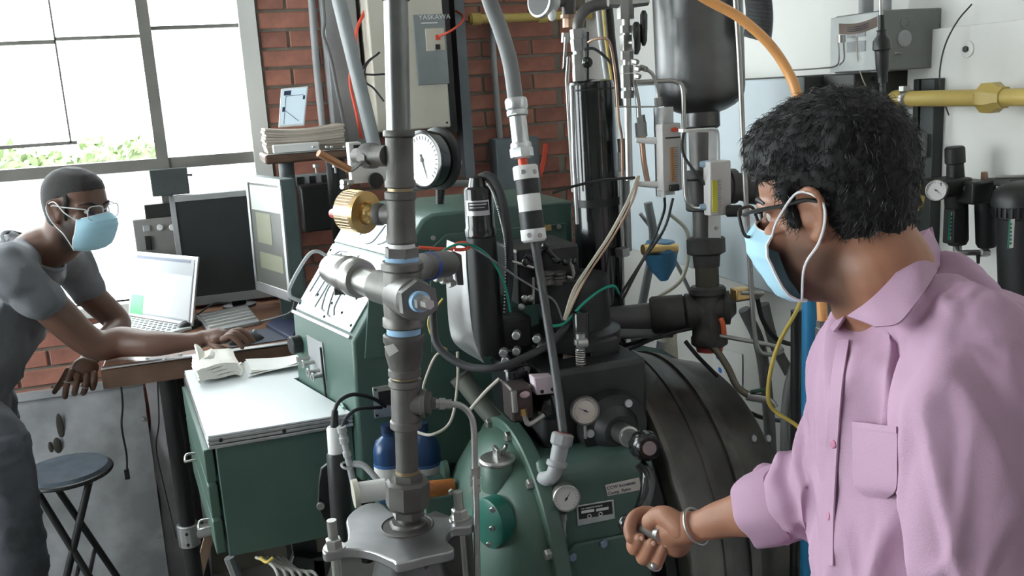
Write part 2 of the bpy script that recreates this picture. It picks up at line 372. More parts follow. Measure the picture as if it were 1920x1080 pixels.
# grey board under the desk and the strip beside it
b0, b1 = A(20, 750, 3.5), A(266, 716, 3.5)
bd = T('grey_board', 'stained grey board leaning on the brick wall under the desk', 'board', (-.6, 3.45, 0))
zt = (b0.z+b1.z)/2
MB().prism([(-1.05, 3.53, zt), (b1.x, 3.53, zt), (b1.x, 3.42, 0), (-1.05, 3.42, 0)], (0, -.012, 0)).build('panel', board, bd)
slab(MB(), -1.05, b1.x, 3.505, 3.54, zt-.012, zt+.012).build('top_rail', greyplas, bd)
def onboard(px, py):
    d = ray(px, py); # panel plane through (.,3.53-.013,zt) and (.,3.30-.013,0)
    n = V((0, zt, -.11)).normalized(); p0 = V((0, 3.516, zt)); return CAM + d*((p0-CAM).dot(n)/d.dot(n)) - n*.002
for px, py, a, b in ((113, 800, .012, .05), (108, 835, .014, .03), (95, 838, .008, .02)):
    c = onboard(px, py); MB().sphere(c, (a, .002, b), 14, 8).build('oil_stain', mat('oil_stain', (.04, .035, .03), .6), bd)
bolts(bd, [onboard(268, 785), onboard(297, 1005)], (0, -1, 0), .008, .003, alu, 'screw', 10)
fm = MB(); p = [(270, 706), (283, 790), (278, 850), (300, 930), (305, 1010), (318, 1085)]; q = [(352, 700), (372, 850), (392, 990), (398, 1085)]
lft = spl([A(x, y, 3.5) for x, y in p], 5); rgt = spl([A(x, y, 3.5) for x, y in q], 8)
rgt = [rgt[int(i*(len(rgt)-1)/(len(lft)-1))] for i in range(len(lft))]
lft.append(V((lft[-1].x, 3.5, 0))); rgt.append(V((rgt[-1].x, 3.5, 0)))
fm.loft([[a, b, b+V((0, .03, 0)), a+V((0, .03, 0))] for a, b in zip(lft, rgt)])
tag(fm.build('insulation_sheet', foam), 'white wavy edged insulation sheet standing behind the desk leg', 'sheet')
hc = T('hanging_cable', 'thin black cable with small plug hanging from the desk edge', 'cable', A(238, 890, 2.92))
PT([(226, 716, 2.92), (230, 760, 2.92), (228, 800, 2.92), (237, 850, 2.92), (238, 880, 2.92)], .003).build('cord', rubber, hc)
MB().box(A(238, 889, 2.92), (.014, .012, .032)).build('plug', blackp, hc, bevel=.002)
tag(PT([(295, 708, 2.94), (298, 790, 2.94), (293, 840, 2.95), (306, 905, 2.95), (330, 1010, 2.93)], .0022).build('dangling_cable', rubber), 'thin dark cord dangling in front of the insulation sheet', 'cable')
# ---- stool
sc = AD(122, 877, 3.02); st = T('folding_stool', 'round folding stool with glossy blue-black seat and black tube legs', 'stool', (sc.x, sc.y, 0))
sr = 79*mpp(sc)
MB().lathe((sc.x, sc.y, sc.z-.03), (0, 0, 1), [(0, sr*.93), (.005, sr), (.02, sr), (.03, sr-.008), (.031, .01)], 40).build('seat', mat('glossy_seat_vinyl', (.10, .125, .155), .2, var=.1, scale=20), st)
MB().torus((sc.x, sc.y, sc.z-.018), (0, 0, 1), sr, .008, 40).build('seat_rim', blackp, st)
for a, b in (((-.075, -.09), (.13, -.13)), ((.075, -.09), (-.13, -.13)), ((-.075, .09), (.13, .13)), ((.075, .09), (-.13, .13))):
    MB().cyl((sc.x+a[0], sc.y+a[1], sc.z-.03), (sc.x+b[0]*1.25, sc.y+b[1]*1.1, 0), .011, n=12).build('leg', blackp, st)
for z, s in ((sc.z*.45, .02),):
    MB().cyl((sc.x-.02, sc.y-.11, z), (sc.x-.02, sc.y+.11, z), .007, n=10).cyl((sc.x+.03, sc.y-.11, z+.03), (sc.x+.03, sc.y+.11, z+.03), .007, n=10).build('cross_bar', blackp, st)
# ---- laptop
lp = T('laptop', 'open silver laptop with a bright document on screen', 'laptop', AZ(300, 605, DZ))
h0, h1 = AZ(240, 592, DZ+.012), AZ(360, 612, DZ+.012); t0, t1 = A(258, 475, h0.y+.01), A(363, 477, h1.y+.03)
e = (h1-h0).normalized(); upv = ((t0-h0)+(t1-h1))/2; nrm = e.cross(upv).normalized()
if nrm.y > 0: nrm = -nrm
t0 = h0+upv; t1 = h1+upv
MB().prism([h0, h1, t1, t0], -nrm*.007).build('lid', alu, lp, bevel=.002)
def lq(u, v, o=.0012): return h0 + (h1-h0)*u + upv*v + nrm*o
def quad(fn, u0, u1, v0, v1, th=.0006, o=.0012): return MB().prism([fn(u0, v0, o), fn(u1, v0, o), fn(u1, v1, o), fn(u0, v1, o)], nrm*th)
quad(lq, .04, .96, .05, .96).build('screen', cel('laptop_screen', (.34, .38, .41), .30), lp)
quad(lq, .24, .95, .08, .72, o=.0022).build('document', cel('document_light', (.50, .53, .55), .42), lp)
quad(lq, .04, .24, .05, .34, o=.003).build('avatar_shirt', cel('screen_green', (.10, .45, .18), .45), lp)
quad(lq, .08, .9, .90, .94, o=.003).build('toolbar', cel('screen_bar', (.10, .12, .20), .2), lp)
dn = V((nrm.x, nrm.y, 0)).normalized()*.15
MB().prism([h0, h1, h1+dn, h0+dn], (0, 0, -.011)).build('base', laminate, lp, bevel=.003)
kb = MB()
for i in range(12):
    for j in range(4): kb.box(h0+(h1-h0)*(.1+.8*i/11)+dn*(.12+.15*j)+V((0, 0, .001)), (.012, .012, .002))
kb.build('keys', greyplas, lp, kind='stuff')
# ---- square monitor, dark
def monitor(name, label, bl_, br_, h, scr, frame_m, back_m, lean=.03, foot=True):
    t = T(name, label, 'monitor', ((bl_+br_)/2).xy.to_3d()+V((0, 0, DZ)))
    e = (br_-bl_).normalized(); n = V((e.y, -e.x, 0)).normalized(); upw = (V((0, 0, 1)) - n*lean).normalized()*h; w_ = (br_-bl_).length
    def q(u, v, o=0.): return bl_ + e*w_*u + upw*v + n*o
    MB().prism([q(0, 0), q(1, 0), q(1, 1), q(0, 1)], -n*.045).build('casing', back_m, t, bevel=.004)
    f = MB(); bw, bb = .018/w_, .02/h
    for u0, u1, v0, v1 in ((0, 1, 0, bb*1.6), (0, 1, 1-bb, 1), (0, bw, 0, 1), (1-bw, 1, 0, 1)):
        f.prism([q(u0, v0), q(u1, v0), q(u1, v1), q(u0, v1)], n*.006)
    f.build('bezel', frame_m, t, bevel=.001)
    MB().prism([q(bw, bb*1.6, .001), q(1-bw, bb*1.6, .001), q(1-bw, 1-bb, .001), q(bw, 1-bb, .001)], n*.001).build('screen', scr, t)
    if foot:
        c = q(.5, 0, -.045); MB().box((c.x, c.y, (DZ+q(0, .3).z)/2), (.05, .03, q(0, .3).z-DZ)).build('stand', back_m, t)
        MB().lathe((c.x, c.y, DZ), (0, 0, 1), [(0, .06), (.008, .06), (.012, .025)], 28).build('foot', back_m, t)
    return t, q, n
m1bl, m1br = A(346, 588, 3.46), A(552, 581, 3.46); m1br.z = m1bl.z; m1h = A(344, 380, 3.46).z - m1bl.z
m1bl.z = max(m1bl.z, DZ+.03); m1br.z = m1bl.z
monitor('monitor', 'switched off dark computer monitor standing behind the keyboard', m1bl, m1br, m1h, mat('dark_screen', (.03, .034, .036), .4), greyplas, blackp)
m2bl, m2br = A(482, 538, 3.26), A(549, 571, 2.98); z = (m2bl.z+m2br.z)/2; m2bl.z = m2br.z = z; m2h = A(548, 335, 2.98).z - z
t2, q2, n2 = monitor('monitor', 'lit computer monitor in silver frame turned toward the man', m2bl, m2br, m2h, cel('monitor_glow', (.09, .095, .085), .2), alu, mat('green_grey_plastic', (.10, .14, .14), .5), .02)
def wq(u0, u1, v0, v1, m, nm, o=.0025): MB().prism([q2(u0, v0, o), q2(u1, v0, o), q2(u1, v1, o), q2(u0, v1, o)], n2*.0006).build(nm, m, t2)
wq(.10, .92, .72, .93, cel('monitor_pale', (.40, .45, .40), .45), 'window_pane_top'); wq(.20, .62, .44, .70, cel('monitor_tan', (.20, .21, .14), .25), 'chart_window')
wq(.22, .86, .22, .36, cel('monitor_tan', (.20, .21, .14), .25), 'table_window', .0025)
# ---- keyboard, mice, pad, notebook
k0, k1, k2, k3 = [AZ(x, y, DZ+.012) for x, y in ((393, 622), (487, 602), (462, 570), (368, 590))]
kbd = T('keyboard', 'pale grey computer keyboard with white keys in front of dark monitor', 'keyboard', (k0+k2)/2-V((0, 0, .012)))
MB().prism([k0, k1, k2, k3], (0, 0, -.012)).build('case', greyplas, kbd, bevel=.002)
km = MB()
for i in range(15):
    for j in range(5):
        c = k0.lerp(k1, .04+.92*(i+.5)/15).lerp(k3.lerp(k2, .04+.92*(i+.5)/15), .1+.8*(j+.5)/5); km.box(c+V((0, 0, .003)), (.0125, .013, .007), MX.Rotation(math.atan2((k1-k0).y, (k1-k0).x), 3, 'Z'))
km.build('keys', white, kbd, kind='stuff')
tag(PT([(370, 590, 3.3), (400, 570, 3.33), (430, 568, 3.34)], .003).build('keyboard_cable', rubber), 'black cable looping behind the pale keyboard', 'cable')
def mouse(c, ang, label, parent=None):
    t = T('computer_mouse', label, 'mouse', c); R = MX.Rotation(ang, 3, 'Z')
    b = MB(); rings = []
    for i in range(9):
        u = -1+2*i/8; s_ = math.sqrt(max(.02, 1-u*u*.96)); hh = .034*(1-.35*(u*.5+.5))
        rings.append([c + R @ V((u*.056, .031*s_*math.cos(a), max(0, hh*s_*math.sin(a)))) for a in [2*math.pi*k/16 for k in range(16)]])
    b.loft(rings).build('shell', blackp, t)
    MB().cyl(c + R @ V((.03, -.004, .026)), c + R @ V((.03, .004, .026)), .006, n=12).build('wheel', greyplas, t)
    return t
mouse(AZ(356, 614, DZ), .9, 'black computer mouse lying beside the open laptop')
pad = [AZ(x, y, DZ+.003) for x, y in ((428, 652), (548, 634), (530, 612), (425, 625))]
tag(MB().prism(pad, (0, 0, -.003)).build('mouse_pad', mat('dark_blue_pad', (.07, .08, .11), .8)), 'dark blue grey mouse pad at the desk edge', 'mouse pad')
mc = AZ(462, 640, DZ+.003); mouse(mc, .35, 'black computer mouse held under the hand on the pad')
nb = [AZ(x, y, DZ+.016) for x, y in ((498, 606), (548, 634), (560, 600), (530, 590))]
tag(MB().prism(nb, (0, 0, -.015)).build('notebook', mat('navy_cover', (.03, .04, .09), .5), bevel=.002), 'closed navy notebook lying beside the mouse pad', 'notebook')
tag(PT([(553, 560, 3.0), (545, 585, 3.0), (515, 596, 3.0), (490, 602, 3.05)], .003).build('monitor_cable', greyhose), 'grey cable curling down from the lit monitor', 'cable')
# ---- speaker on instrument box
bx0, bx1 = A(257, 478, 3.545), A(348, 470, 3.545); bzt = A(300, 408, 3.545).z
ib = T('instrument_box', 'grey instrument box with two round white knobs behind the laptop', 'box', (bx0.x+.08, 3.57, DZ))
slab(MB(), bx0.x, bx1.x, 3.545, 3.595, DZ, bzt).build('body', mat('warm_grey_panel', (.25, .24, .235), .5), ib, bevel=.004)
for px in (300, 323): c = A(px, 426, 3.545); MB().ccyl(c, c-V((0, .01, 0)), .011).build('knob', white, ib)
c = A(275, 428, 3.545); MB().box(c, (.024, .012, .022)).build('socket', greyplas, ib, bevel=.002)
MB().box(A(278, 455, 3.545), (.02, .02, .05)).build('plug', blackp, ib, bevel=.002)
sp = T('loudspeaker', 'small dark grey loudspeaker standing on the instrument box', 'speaker', A(315, 400, 3.5))
p0, p1 = A(272, 403, 3.545), A(347, 378, 3.545); slab(MB(), p0.x, p1.x, 3.545, 3.598, bzt, p1.z).build('base', blackp, sp, bevel=.003)
p0, p1 = A(287, 376, 3.545), A(350, 314, 3.545); slab(MB(), p0.x, p1.x, 3.55, 3.598, (A(272, 400, 3.545).z+p1.z)/2-.02, p1.z).build('cabinet', mat('speaker_cloth', (.06, .07, .072), .8, bump=.3, bscale=300), sp, bevel=.004)
MB().cyl(A(350, 328, 3.5), A(361, 328, 3.5), .004).build('volume_stub', blackp, sp)
# ---- raised shelf with its load
sh = T('wooden_shelf', 'raised dark wooden shelf on black pipe posts above the monitors', 'shelf', (.42, 3.4, DZ))
s0, s1 = A(497, 303, 3.2), A(672, 296, 3.2); sz = A(570, 286, 3.2).z
slab(MB(), s0.x, s1.x+.01, 3.2, 3.47, sz-.03, sz).build('plank', wood, sh, bevel=.008)
slab(MB(), s0.x+.01, s1.x, 3.2, 3.225, sz, sz+.002).build('edge_trim', alu, sh)
bolts(sh, [A(x, 277, 3.21)+V((0, 0, 0)) for x in (588, 613, 622, 646)], (0, 0, 1), .006, .006, alu, 'screw', 10)
for px, Y in ((536, 3.30), (628, 3.26)):
    c = A(px, 306, Y); MB().cyl((c.x, Y, DZ), (c.x, Y, sz-.03), .026 if px < 600 else .032).build('post', blackp if px > 600 else mat('grey_post', (.12, .14, .145), .4), sh)
    MB().lathe((c.x, Y, sz-.034), (0, 0, 1), [(0, .05), (.004, .05)], 20).build('post_flange', blackp, sh)
for px in (592, 628): c = A(px, 308, 3.215); MB().lathe(c-V((0, 0, .03)), (0, 0, 1), [(0, .004), (.018, .004), (.02, .011), (.03, .011)], 8).build('bolt', steel, sh)
pb0, pb1 = A(500, 280, 3.27), A(648, 276, 3.27); pz = A(570, 237, 3.27).z
pst = T('paper_stack', 'thick sagging stack of beige papers on the raised shelf', 'paper stack', ((pb0.x+pb1.x)/2, 3.35, sz))
nlay = 9
for i in range(nlay):
    z0 = sz+.001+(pz-sz)*i/nlay; z1 = sz+(pz-sz)*(i+1)/nlay; j = random.uniform(-.004, .004)
    MB().grid(lambda u, v: (pb0.x+j+(pb1.x-pb0.x)*u, 3.27+.19*v+j, z1-.012*math.sin(math.pi*u)*(i/nlay)), 8, 2, (z1-z0)*.96).build('sheaf', mat('beige_paper', (.50, .44, .38), .85, var=.1), pst)
q0, q1 = A(512, 280, 3.23), A(597, 266, 3.23); tag(slab(MB(), q0.x, q1.x, 3.215, 3.262, sz+.003, q1.z).build('white_box', white, bevel=.003), 'flat white box lying in front of the paper stack', 'box')
ta, tb, tcn, td = A(522, 237, 3.38), A(571, 236, 3.38), A(578, 161, 3.44), A(527, 166, 3.44)
base_z = pz+.002; dz = base_z-min(ta.z, tb.z)
tab = T('tablet', 'upright white tablet showing a pale drawing on the paper stack', 'tablet', ((ta+tb)/2))
ta.z = tb.z = (ta.z+tb.z)/2; en = (tb-ta).cross(tcn-tb).normalized(); en = en if en.y < 0 else -en
MB().prism([ta, tb, tcn, td], -en*.008).build('case', white, tab, bevel=.002)
def tq(u, v, o=.001): return ta.lerp(tb, u).lerp(td.lerp(tcn, u), v) + en*o
MB().prism([tq(.05, .04), tq(.95, .04), tq(.95, .96), tq(.05, .96)], en*.0006).build('screen', cel('tablet_screen', (.50, .62, .70), .55), tab)
ink = mat('dark_ink', (.04, .06, .12), .6)
for a, b in (((.2, .05), (.2, .78)), ((.2, .78), (.85, .78)), ((.22, .4), (.75, .12))): MB().tube([tq(*a, o=.002), tq(*b, o=.002)], .0012, 4).build('drawn_line', ink, tab)
for u0, u1, v0, v1 in ((.12, .38, .80, .92), (.84, .92, .66, .76), (.1, .2, .38, .5)): MB().prism([tq(u0, v0, .0016), tq(u1, v0, .0016), tq(u1, v1, .0016), tq(u0, v1, .0016)], en*.0005).build('drawn_block', ink, tab)
PT([(528, 236, 3.40), (560, 236, 3.48), (552, 200, 3.44)], .003, 0).build('kickstand', greyplas, tab)
ps = T('power_strip', 'grey power strip with sockets mounted on the brick wall', 'power strip', A(585, 335, 3.58))
c = A(585, 336, 3.575); MB().box(c, (.16, .03, .045)).build('body', greyplas, ps, bevel=.003)
for dx in (-.045, 0, .045): MB().box(c+V((dx, -.016, 0)), (.024, .006, .026)).build('socket', blackp, ps)
tag(MB().box(A(590, 390, 3.5), (.10, .12, .16)).box(A(590, 350, 3.5), (.12, .10, .02)).build('router', blackp, bevel=.006), 'black equipment box tucked behind the lit monitor', 'box')
# ================================================================== BACK WALL FIXTURES
tag(slab(MB(), A(612, 100, 3.5).x, A(674, 100, 3.5).x, 3.48, 3.598, A(640, 300, 3.5).z, 2.6).build('steel_cabinet', mat('light_grey_panel', (.33, .34, .35), .45), bevel=.004), 'tall light grey steel panel on brick behind the diagonal tube', 'cabinet')
vf = T('motor_drive', 'beige wall mounted motor drive with grey keypad panel', 'motor drive', A(780, 240, 3.5))
x0, x1 = A(704, 200, 3.36).x, A(843, 200, 3.36).x; z0 = A(780, 243, 3.36).z
slab(MB(), x0, x1, 3.36, 3.59, z0, 2.45).build('body', beige, vf, bevel=.006)
slab(MB(), x1-.01, x1+.035, 3.40, 3.595, z0-.02, 2.45).build('heat_sink', blackp, vf)
g0, g1 = A(784, 160, 3.358), A(833, 26, 3.358)
slab(MB(), g0.x, g1.x, 3.354, 3.362, g0.z, g1.z).build('keypad_panel', mat('mid_grey_face', (.26, .28, .29), .5), vf, bevel=.002)
k0_, k1_ = A(800, 96, 3.35), A(832, 52, 3.35); slab(MB(), k0_.x, k1_.x, 3.347, 3.356, k0_.z, k1_.z).build('keypad', beige, vf, bevel=.003)
for py, m in ((70, redp), (88, blackp)): MB().box(A(821, py, 3.345), (.016, .008, .018)).build('jack', m, vf)
text('YASKAWA', 'maker_lettering', white, vf, A(785, 37, 3.3535), .0235, R_BACK, sx=1.05)
MB().box(A(805, 43, 3.3535), (.06, .001, .004)).build('model_line', white, vf)
bolts(vf, [A(838, 230, 3.359)], (0, -1, 0), .004, .003, blackp, 'screw', 8)
tag(PT([(823, 68, 3.34), (845, 58, 3.30), (865, 42, 3.36), (868, 30, 3.45), (855, 20, 3.50)], .004).build('red_cable', redp), 'red cable looping from the motor drive keypad', 'cable')
tag(PT([(694, 2, 3.42), (680, 30, 3.42), (668, 60, 3.42), (665, 110, 3.40), (656, 150, 3.40), (668, 210, 3.40), (678, 260, 3.40)], .006).build('red_lead', redp), 'red lead running down beside the beige drive', 'cable')
for pts, lab in (([(720, 190, 3.30), (700, 165, 3.30), (682, 150, 3.30), (688, 120, 3.28), (712, 98, 3.28)], 'black looped lead tied to the grey diagonal tube, upper loop'),
                 ([(676, 136, 3.26), (690, 115, 3.24), (708, 102, 3.24)], 'short black lead arching beside the drive'),
                 ([(678, 139, 3.24), (700, 140, 3.26), (722, 139, 3.30)], 'black strap around the grey diagonal tube')):
    tag(PT(pts, .0035).build('black_lead', rubber), lab, 'cable')
tag(PT([(628, -30, 3.22), (645, 40, 3.22), (672, 150, 3.22), (694, 240, 3.22), (703, 280, 3.22)], .024, 5, 16).build('diagonal_tube', mat('grey_tube_paint', (.30, .32, .33), .35)), 'thick grey tube slanting down past the beige drive', 'tube')
tag(PT([(582, -30, 3.57), (592, 110, 3.57), (605, 240, 3.57)], .013, 3, 12).build('wall_conduit', greyplas), 'straight grey conduit on brick above the tablet', 'conduit')
tag(PT([(603, -20, 3.46), (608, 40, 3.46), (606, 65, 3.46), (620, 110, 3.46), (632, 170, 3.46), (645, 230, 3.46), (652, 270, 3.45)], .007).build('grey_cable', greyhose), 'wavy grey cable hanging down the brick wall', 'cable')
gp = T('gas_pipe', 'yellow gas pipe running along the brick wall', 'pipe', A(1000, 35, 3.5))
y0, y1 = A(880, 36, 3.5), A(1150, 30, 3.5); y1.z = y0.z
MB().cyl(y0, V((1.53, 3.5, y0.z)), .0165).build('pipe', yellow, gp)
for px in (1018, 892): c = A(px, 34, 3.5); c.z = y0.z; MB().ccyl(c-V((.022, 0, 0)), c+V((.022, 0, 0)), .023, .004, 16).build('coupling', yellow, gp)
tag(PT([(922, 20, 3.56), (926, 120, 3.56), (938, 262, 3.56)], .012, 3, 12).build('wall_conduit', greyplas), 'grey conduit dropping to the blue grey switch box', 'conduit')
tag(slab(MB(), A(858, 100, 3.5).x, A(876, 100, 3.5).x, 3.5, 3.598, A(870, 335, 3.5).z, 2.5).build('cable_trunking', mat('blue_grey_trunking', (.16, .18, .20), .45)), 'dark blue grey trunking beside the beige drive', 'trunking')
sb = T('switch_box', 'blue grey switch box on the brick wall', 'switch box', A(975, 370, 3.5))
p, q = A(936, 372, 3.5), A(1010, 255, 3.5); slab(MB(), p.x, q.x, 3.5, 3.598, p.z, q.z).build('body', mat('blue_grey_box', (.15, .18, .20), .45), sb, bevel=.005)
MB().tube([A(1012, 330, 3.52), A(1020, 300, 3.48), A(1024, 270, 3.48)], .01, 8).build('lever', redp, sb)
# ================================================================== DRAWER CABINET
CZ = 1.07; fl, fr_, bl_, br_ = AZ(390, 818, CZ), AZ(668, 778, CZ), AZ(346, 690, CZ), AZ(590, 668, CZ)
cx0, cy0 = fl.x, fl.y
cab = T('drawer_cabinet', 'green steel drawer cabinet with a white laminate top', 'cabinet', ((fl+br_)/2).xy.to_3d())
cbot = A(425, 1050, fl.y).z
_b0 = A(668, 800, 2.12); _bz = A(661, 640, 2.12).z; _bf = AZ(549, 588, _bz); _b1 = A(661, 640, 2.12)
fr = V((_b0.x-.004, fl.y, CZ)); blv = V((bl_.x, bl_.y-.03, CZ)); k1_ = V((_b0.x+_bf.x-_b1.x-.006, _bf.y, CZ)); k2_ = V((.26, _bf.y+.012, CZ)); brv = V((.26, bl_.y-.03, CZ))
CP = (fl, fr, k1_, k2_, brv, blv)
ins = .012
def inn(p, z): return V((p.x + (ins if p.x < .0 else -.002), p.y + (ins if p.y < 2.3 else -ins), z))
MB().prism([inn(p, cbot) for p in CP], (0, 0, CZ-.03-cbot)).build('body', green, cab, bevel=.003)
MB().prism([p+V((0, 0, -.004)) for p in CP], (0, 0, .004)).build('top', laminate, cab)
e = MB()
for k in range(3):
    z0 = CZ-.0055-.0095*k
    e.prism([p + V((-.002 if p.x < .0 else 0, (-.002 if k % 2 == 0 else 0) if p.y < 2.3 else 0, z0-.008-CZ)) for p in CP], (0, 0, .008))
e.build('edge_trim', alu, cab, bevel=.0015)
bolts(cab, [A(x, y, fl.y-.003) for x, y in ((414, 825), (533, 808), (650, 792))], (0, -1, 0), .005, .003, blackp, 'screw', 8)
sd = (blv-fl).normalized(); nl = V((sd.y, -sd.x, 0)); nl = nl if nl.x < 0 else -nl; L = (blv-fl).length
zs = [CZ-.035, CZ-.035-(CZ-.04-cbot)*.33, CZ-.035-(CZ-.04-cbot)*.66, cbot+.005]
for i in range(3):
    a = fl + sd*.02; z1, z0 = zs[i]-.004, zs[i+1]+.004; o = nl*-.008
    d = MB().prism([V((a.x, a.y, z0))+o, V((a.x, a.y, z0))+sd*(L-.04)+o, V((a.x, a.y, z1))+sd*(L-.04)+o, V((a.x, a.y, z1))+o], nl*.022).build('drawer', green_l, cab, bevel=.003)
    c = a + sd*(.14, .34, .10)[i] + nl*.014; c.z = z0+(z1-z0)*.45
    if i: MB().tube(spl([c-sd*.025, c-sd*.025+nl*.022, c+nl*.028+V((0, 0, -.008)), c+sd*.025+nl*.022, c+sd*.025], 3), .0035, 8).build('handle', steel, d)
# stand for the cabinet (below the picture)
MB().box((.14, 2.3, cbot/2), (.06, .06, cbot)).box((.14, 2.68, cbot/2), (.06, .06, cbot)).build('pedestal', blackc, cab)
# towel and papers on the top
tw = T('folded_towel', 'folded white terry towel on the cabinet top', 'towel', AZ(405, 700, CZ))
t0, t1, t2_ = AZ(372, 722, CZ+.002), AZ(452, 706, CZ+.002), AZ(362, 694, CZ+.002)
t2_.y = min(t2_.y, blv.y-.005); ex, ey = (t1-t0), (t2_-t0)
for i in range(4):
    zz = .010+.0095*i; jit = random.uniform(-.004, .004)
    def tf(u, v, zz=zz, i=i): return t0 + ex*(u*1.0+.02*math.sin(5*v+i)) + ey*(v*1.05) + V((0, 0, zz+.008*math.sin(math.pi*min(1, u*1.02))**.25 + .002*math.sin(9*u+7*v+i)))
    MB().grid(tf, 10, 8, .009).build('fold', towelm, tw)
MB().tube(spl([t1+V((0, 0, .004)), t1+ex*.06+V((0, 0, .02)), t1+V((0, 0, .038))], 5), .006, 8).build('rounded_fold', towelm, tw)
cn = t2_ + ex*.1
MB().grid(lambda u, v: cn + ex*.42*u - ey*.5*v + V((0, 0, .042+.028*max(0, 1-u*2.2)*(1-v) + .006*math.sin(8*u+3*v))), 8, 8, .006).build('raised_corner', towelm, tw)
pp = T('paper_sheets', 'loose curling white paper sheets beside the towel', 'paper', AZ(520, 685, CZ))
pa, pb_, pc, pd = AZ(466, 706, CZ+.004), AZ(572, 690, CZ+.004), AZ(566, 668, CZ+.004), AZ(456, 684, CZ+.004)
for p_ in (pc, pd): p_.y = min(p_.y, blv.y+.02)
for i in range(3):
    MB().grid(lambda u, v: pa.lerp(pb_, u).lerp(pd.lerp(pc, u), v) + V((.004*i, .006*i, .004*i+.018*u*u*(1-v)+.005*math.sin(4*u+i))), 12, 6, .001).build('sheet', paper, pp)
tag(MB().tube(spl([AZ(x, y, CZ+.005) for x, y in ((582, 668), (600, 692), (622, 725), (645, 765))], 5), .004, 8).build('green_cable', mat('pale_green_cord', (.25, .42, .36), .5)), 'pale green cord lying along the cabinet top by the console', 'cable')

# ================================================================== CONTROL CONSOLE
con = T('control_console', 'green sloped front control console with a pale instrument panel', 'console', (.55, 2.35, 0))
B0, C0, D0 = A(661, 640, 2.12), A(792, 412, 2.12), A(1074, 390, 2.12); b0 = A(668, 800, 2.12)
Bf = AZ(549, 588, B0.z)
sh_ = V((Bf.x-B0.x, Bf.y-B0.y, 0)); D0 = V((D0.x, 2.12, C0.z-.002))
near = [V((b0.x, 2.12, .90)), V((B0.x, 2.12, B0.z)), C0, C0+V((.025, 0, .012)), D0+V((0, 0, .012)), V((D0.x, 2.12, 1.225)), V((.785, 2.12, 1.215)), V((.785, 2.12, .90))]
far = [p+V((sh_.x if i < 2 else sh_.x, sh_.y, 0)) for i, p in enumerate(near)]
far[4] = D0+V((0, sh_.y, .012)); far[5] = V((D0.x, 2.12+sh_.y, 1.225)); far[6] = V((.785, 2.12+sh_.y, 1.215)); far[7] = V((.785, 2.12+sh_.y, .90))
cb = MB(); cb.loft([near, far]); cb.build('cabinet', green, con, bevel=.007)
# lower trim and pedestal
slab(MB(), .42, .77, 2.16, 2.45, 0, .90).build('pedestal', green, con)
def slope(u, v, o=0.):   # u far->near, v bottom->top of sloped face
    p = near[1].lerp(near[2], v).lerp(far[1].lerp(far[2], v), 1-u); n = (near[2]-near[1]).cross(far[1]-near[1]).normalized()
    if n.x > 0: n = -n
    return p + n*o
def splate(u0, u1, v0, v1, th, m, nm, o=0.): 
    n = slope(0, 0, 1)-slope(0, 0, 0); return MB().prism([slope(u0, v0, o), slope(u1, v0, o), slope(u1, v1, o), slope(u0, v1, o)], n*th).build(nm, m, con, bevel=.001)
pale = mat('pale_panel_face', (.62, .72, .74), .3, var=.03)
splate(.02, .93, .05, .66, .004, pale, 'panel_face', .0005)
splate(.02, .93, .68, .97, .004, pale, 'upper_panel_face', .0005)
splate(.0, .96, .005, .03, .006, alu, 'panel_trim', .0005)
def sline(uv, r=.0013, m=mat('panel_line_grey', (.16, .18, .20), .5), nm='flow_line'): MB().tube(spl([slope(u, v, .006) for u, v in uv], 5), r, 6).build(nm, m, con)
sline([(.10, .22), (.12, .48), (.18, .60), (.30, .62)]); sline([(.22, .20), (.24, .60)]); sline([(.30, .12), (.31, .55)])
sline([(.36, .42), (.34, .28), (.40, .14), (.46, .12)]); sline([(.46, .5), (.44, .30), (.52, .12), (.58, .10)]); sline([(.55, .42), (.56, .2), (.62, .12)])
sline([(.40, .60), (.46, .52), (.50, .62)]); sline([(.62, .9), (.58, .76), (.5, .72)]); sline([(.80, .92), (.74, .78), (.66, .74)]); sline([(.35, .78), (.40, .9)])
for u, v in ((.05, .1), (.05, .6), (.5, .08), (.9, .1), (.88, .6), (.31, .58), (.24, .22), (.5, .2), (.6, .3), (.7, .16), (.78, .3)):
    c = slope(u, v, .004); MB().sphere(c, .004, 8, 6).build('panel_knob', blackp, con)
# grab handle
MB().tube(spl([slope(.04, .12, 0), slope(.03, .12, .035), slope(.03, .20, .05), slope(.03, .46, .05), slope(.04, .54, .035), slope(.05, .54, 0)], 5), .0048, 10).build('grab_handle', greyplas, con)
# front vertical face knobs and valve block
def frontp(u, z, o=0.): p = near[1].lerp(far[1], 1-u); n = V((sh_.y, -sh_.x, 0)).normalized(); n = n if n.x < 0 else -n; return V((p.x, p.y, z)) + n*o
zA = B0.z
c = frontp(.10, zA-.075); n_ = frontp(0, 0, 1)-frontp(0, 0, 0)
MB().ccyl(c, c+n_*.03, .024, .003).build('selector_knob', blackp, con)
MB().prism([frontp(.25, zA-.04), frontp(.52, zA-.04), frontp(.52, zA-.16), frontp(.25, zA-.16)], n_*.004).build('valve_plate', greyplas, con)
for u, dz in ((.26, .10), (.34, .105), (.42, .12), (.5, .125)):
    c = frontp(u, zA-dz, .004); MB().cyl(c, c+n_*.03, .005, n=10).torus(c+n_*.03, n_, .009, .0025, 14, 6).build('needle_valve', steel, con)
MB().tube([frontp(.53, zA-.05, .01), frontp(.53, zA-.19, .01)], .003, 8).build('tube', blackp, con)
MB().prism([frontp(.72, zA-.12), frontp(.76, zA-.12), frontp(.76, zA-.15), frontp(.72, zA-.15)], n_*.003).build('slot', blackp, con)
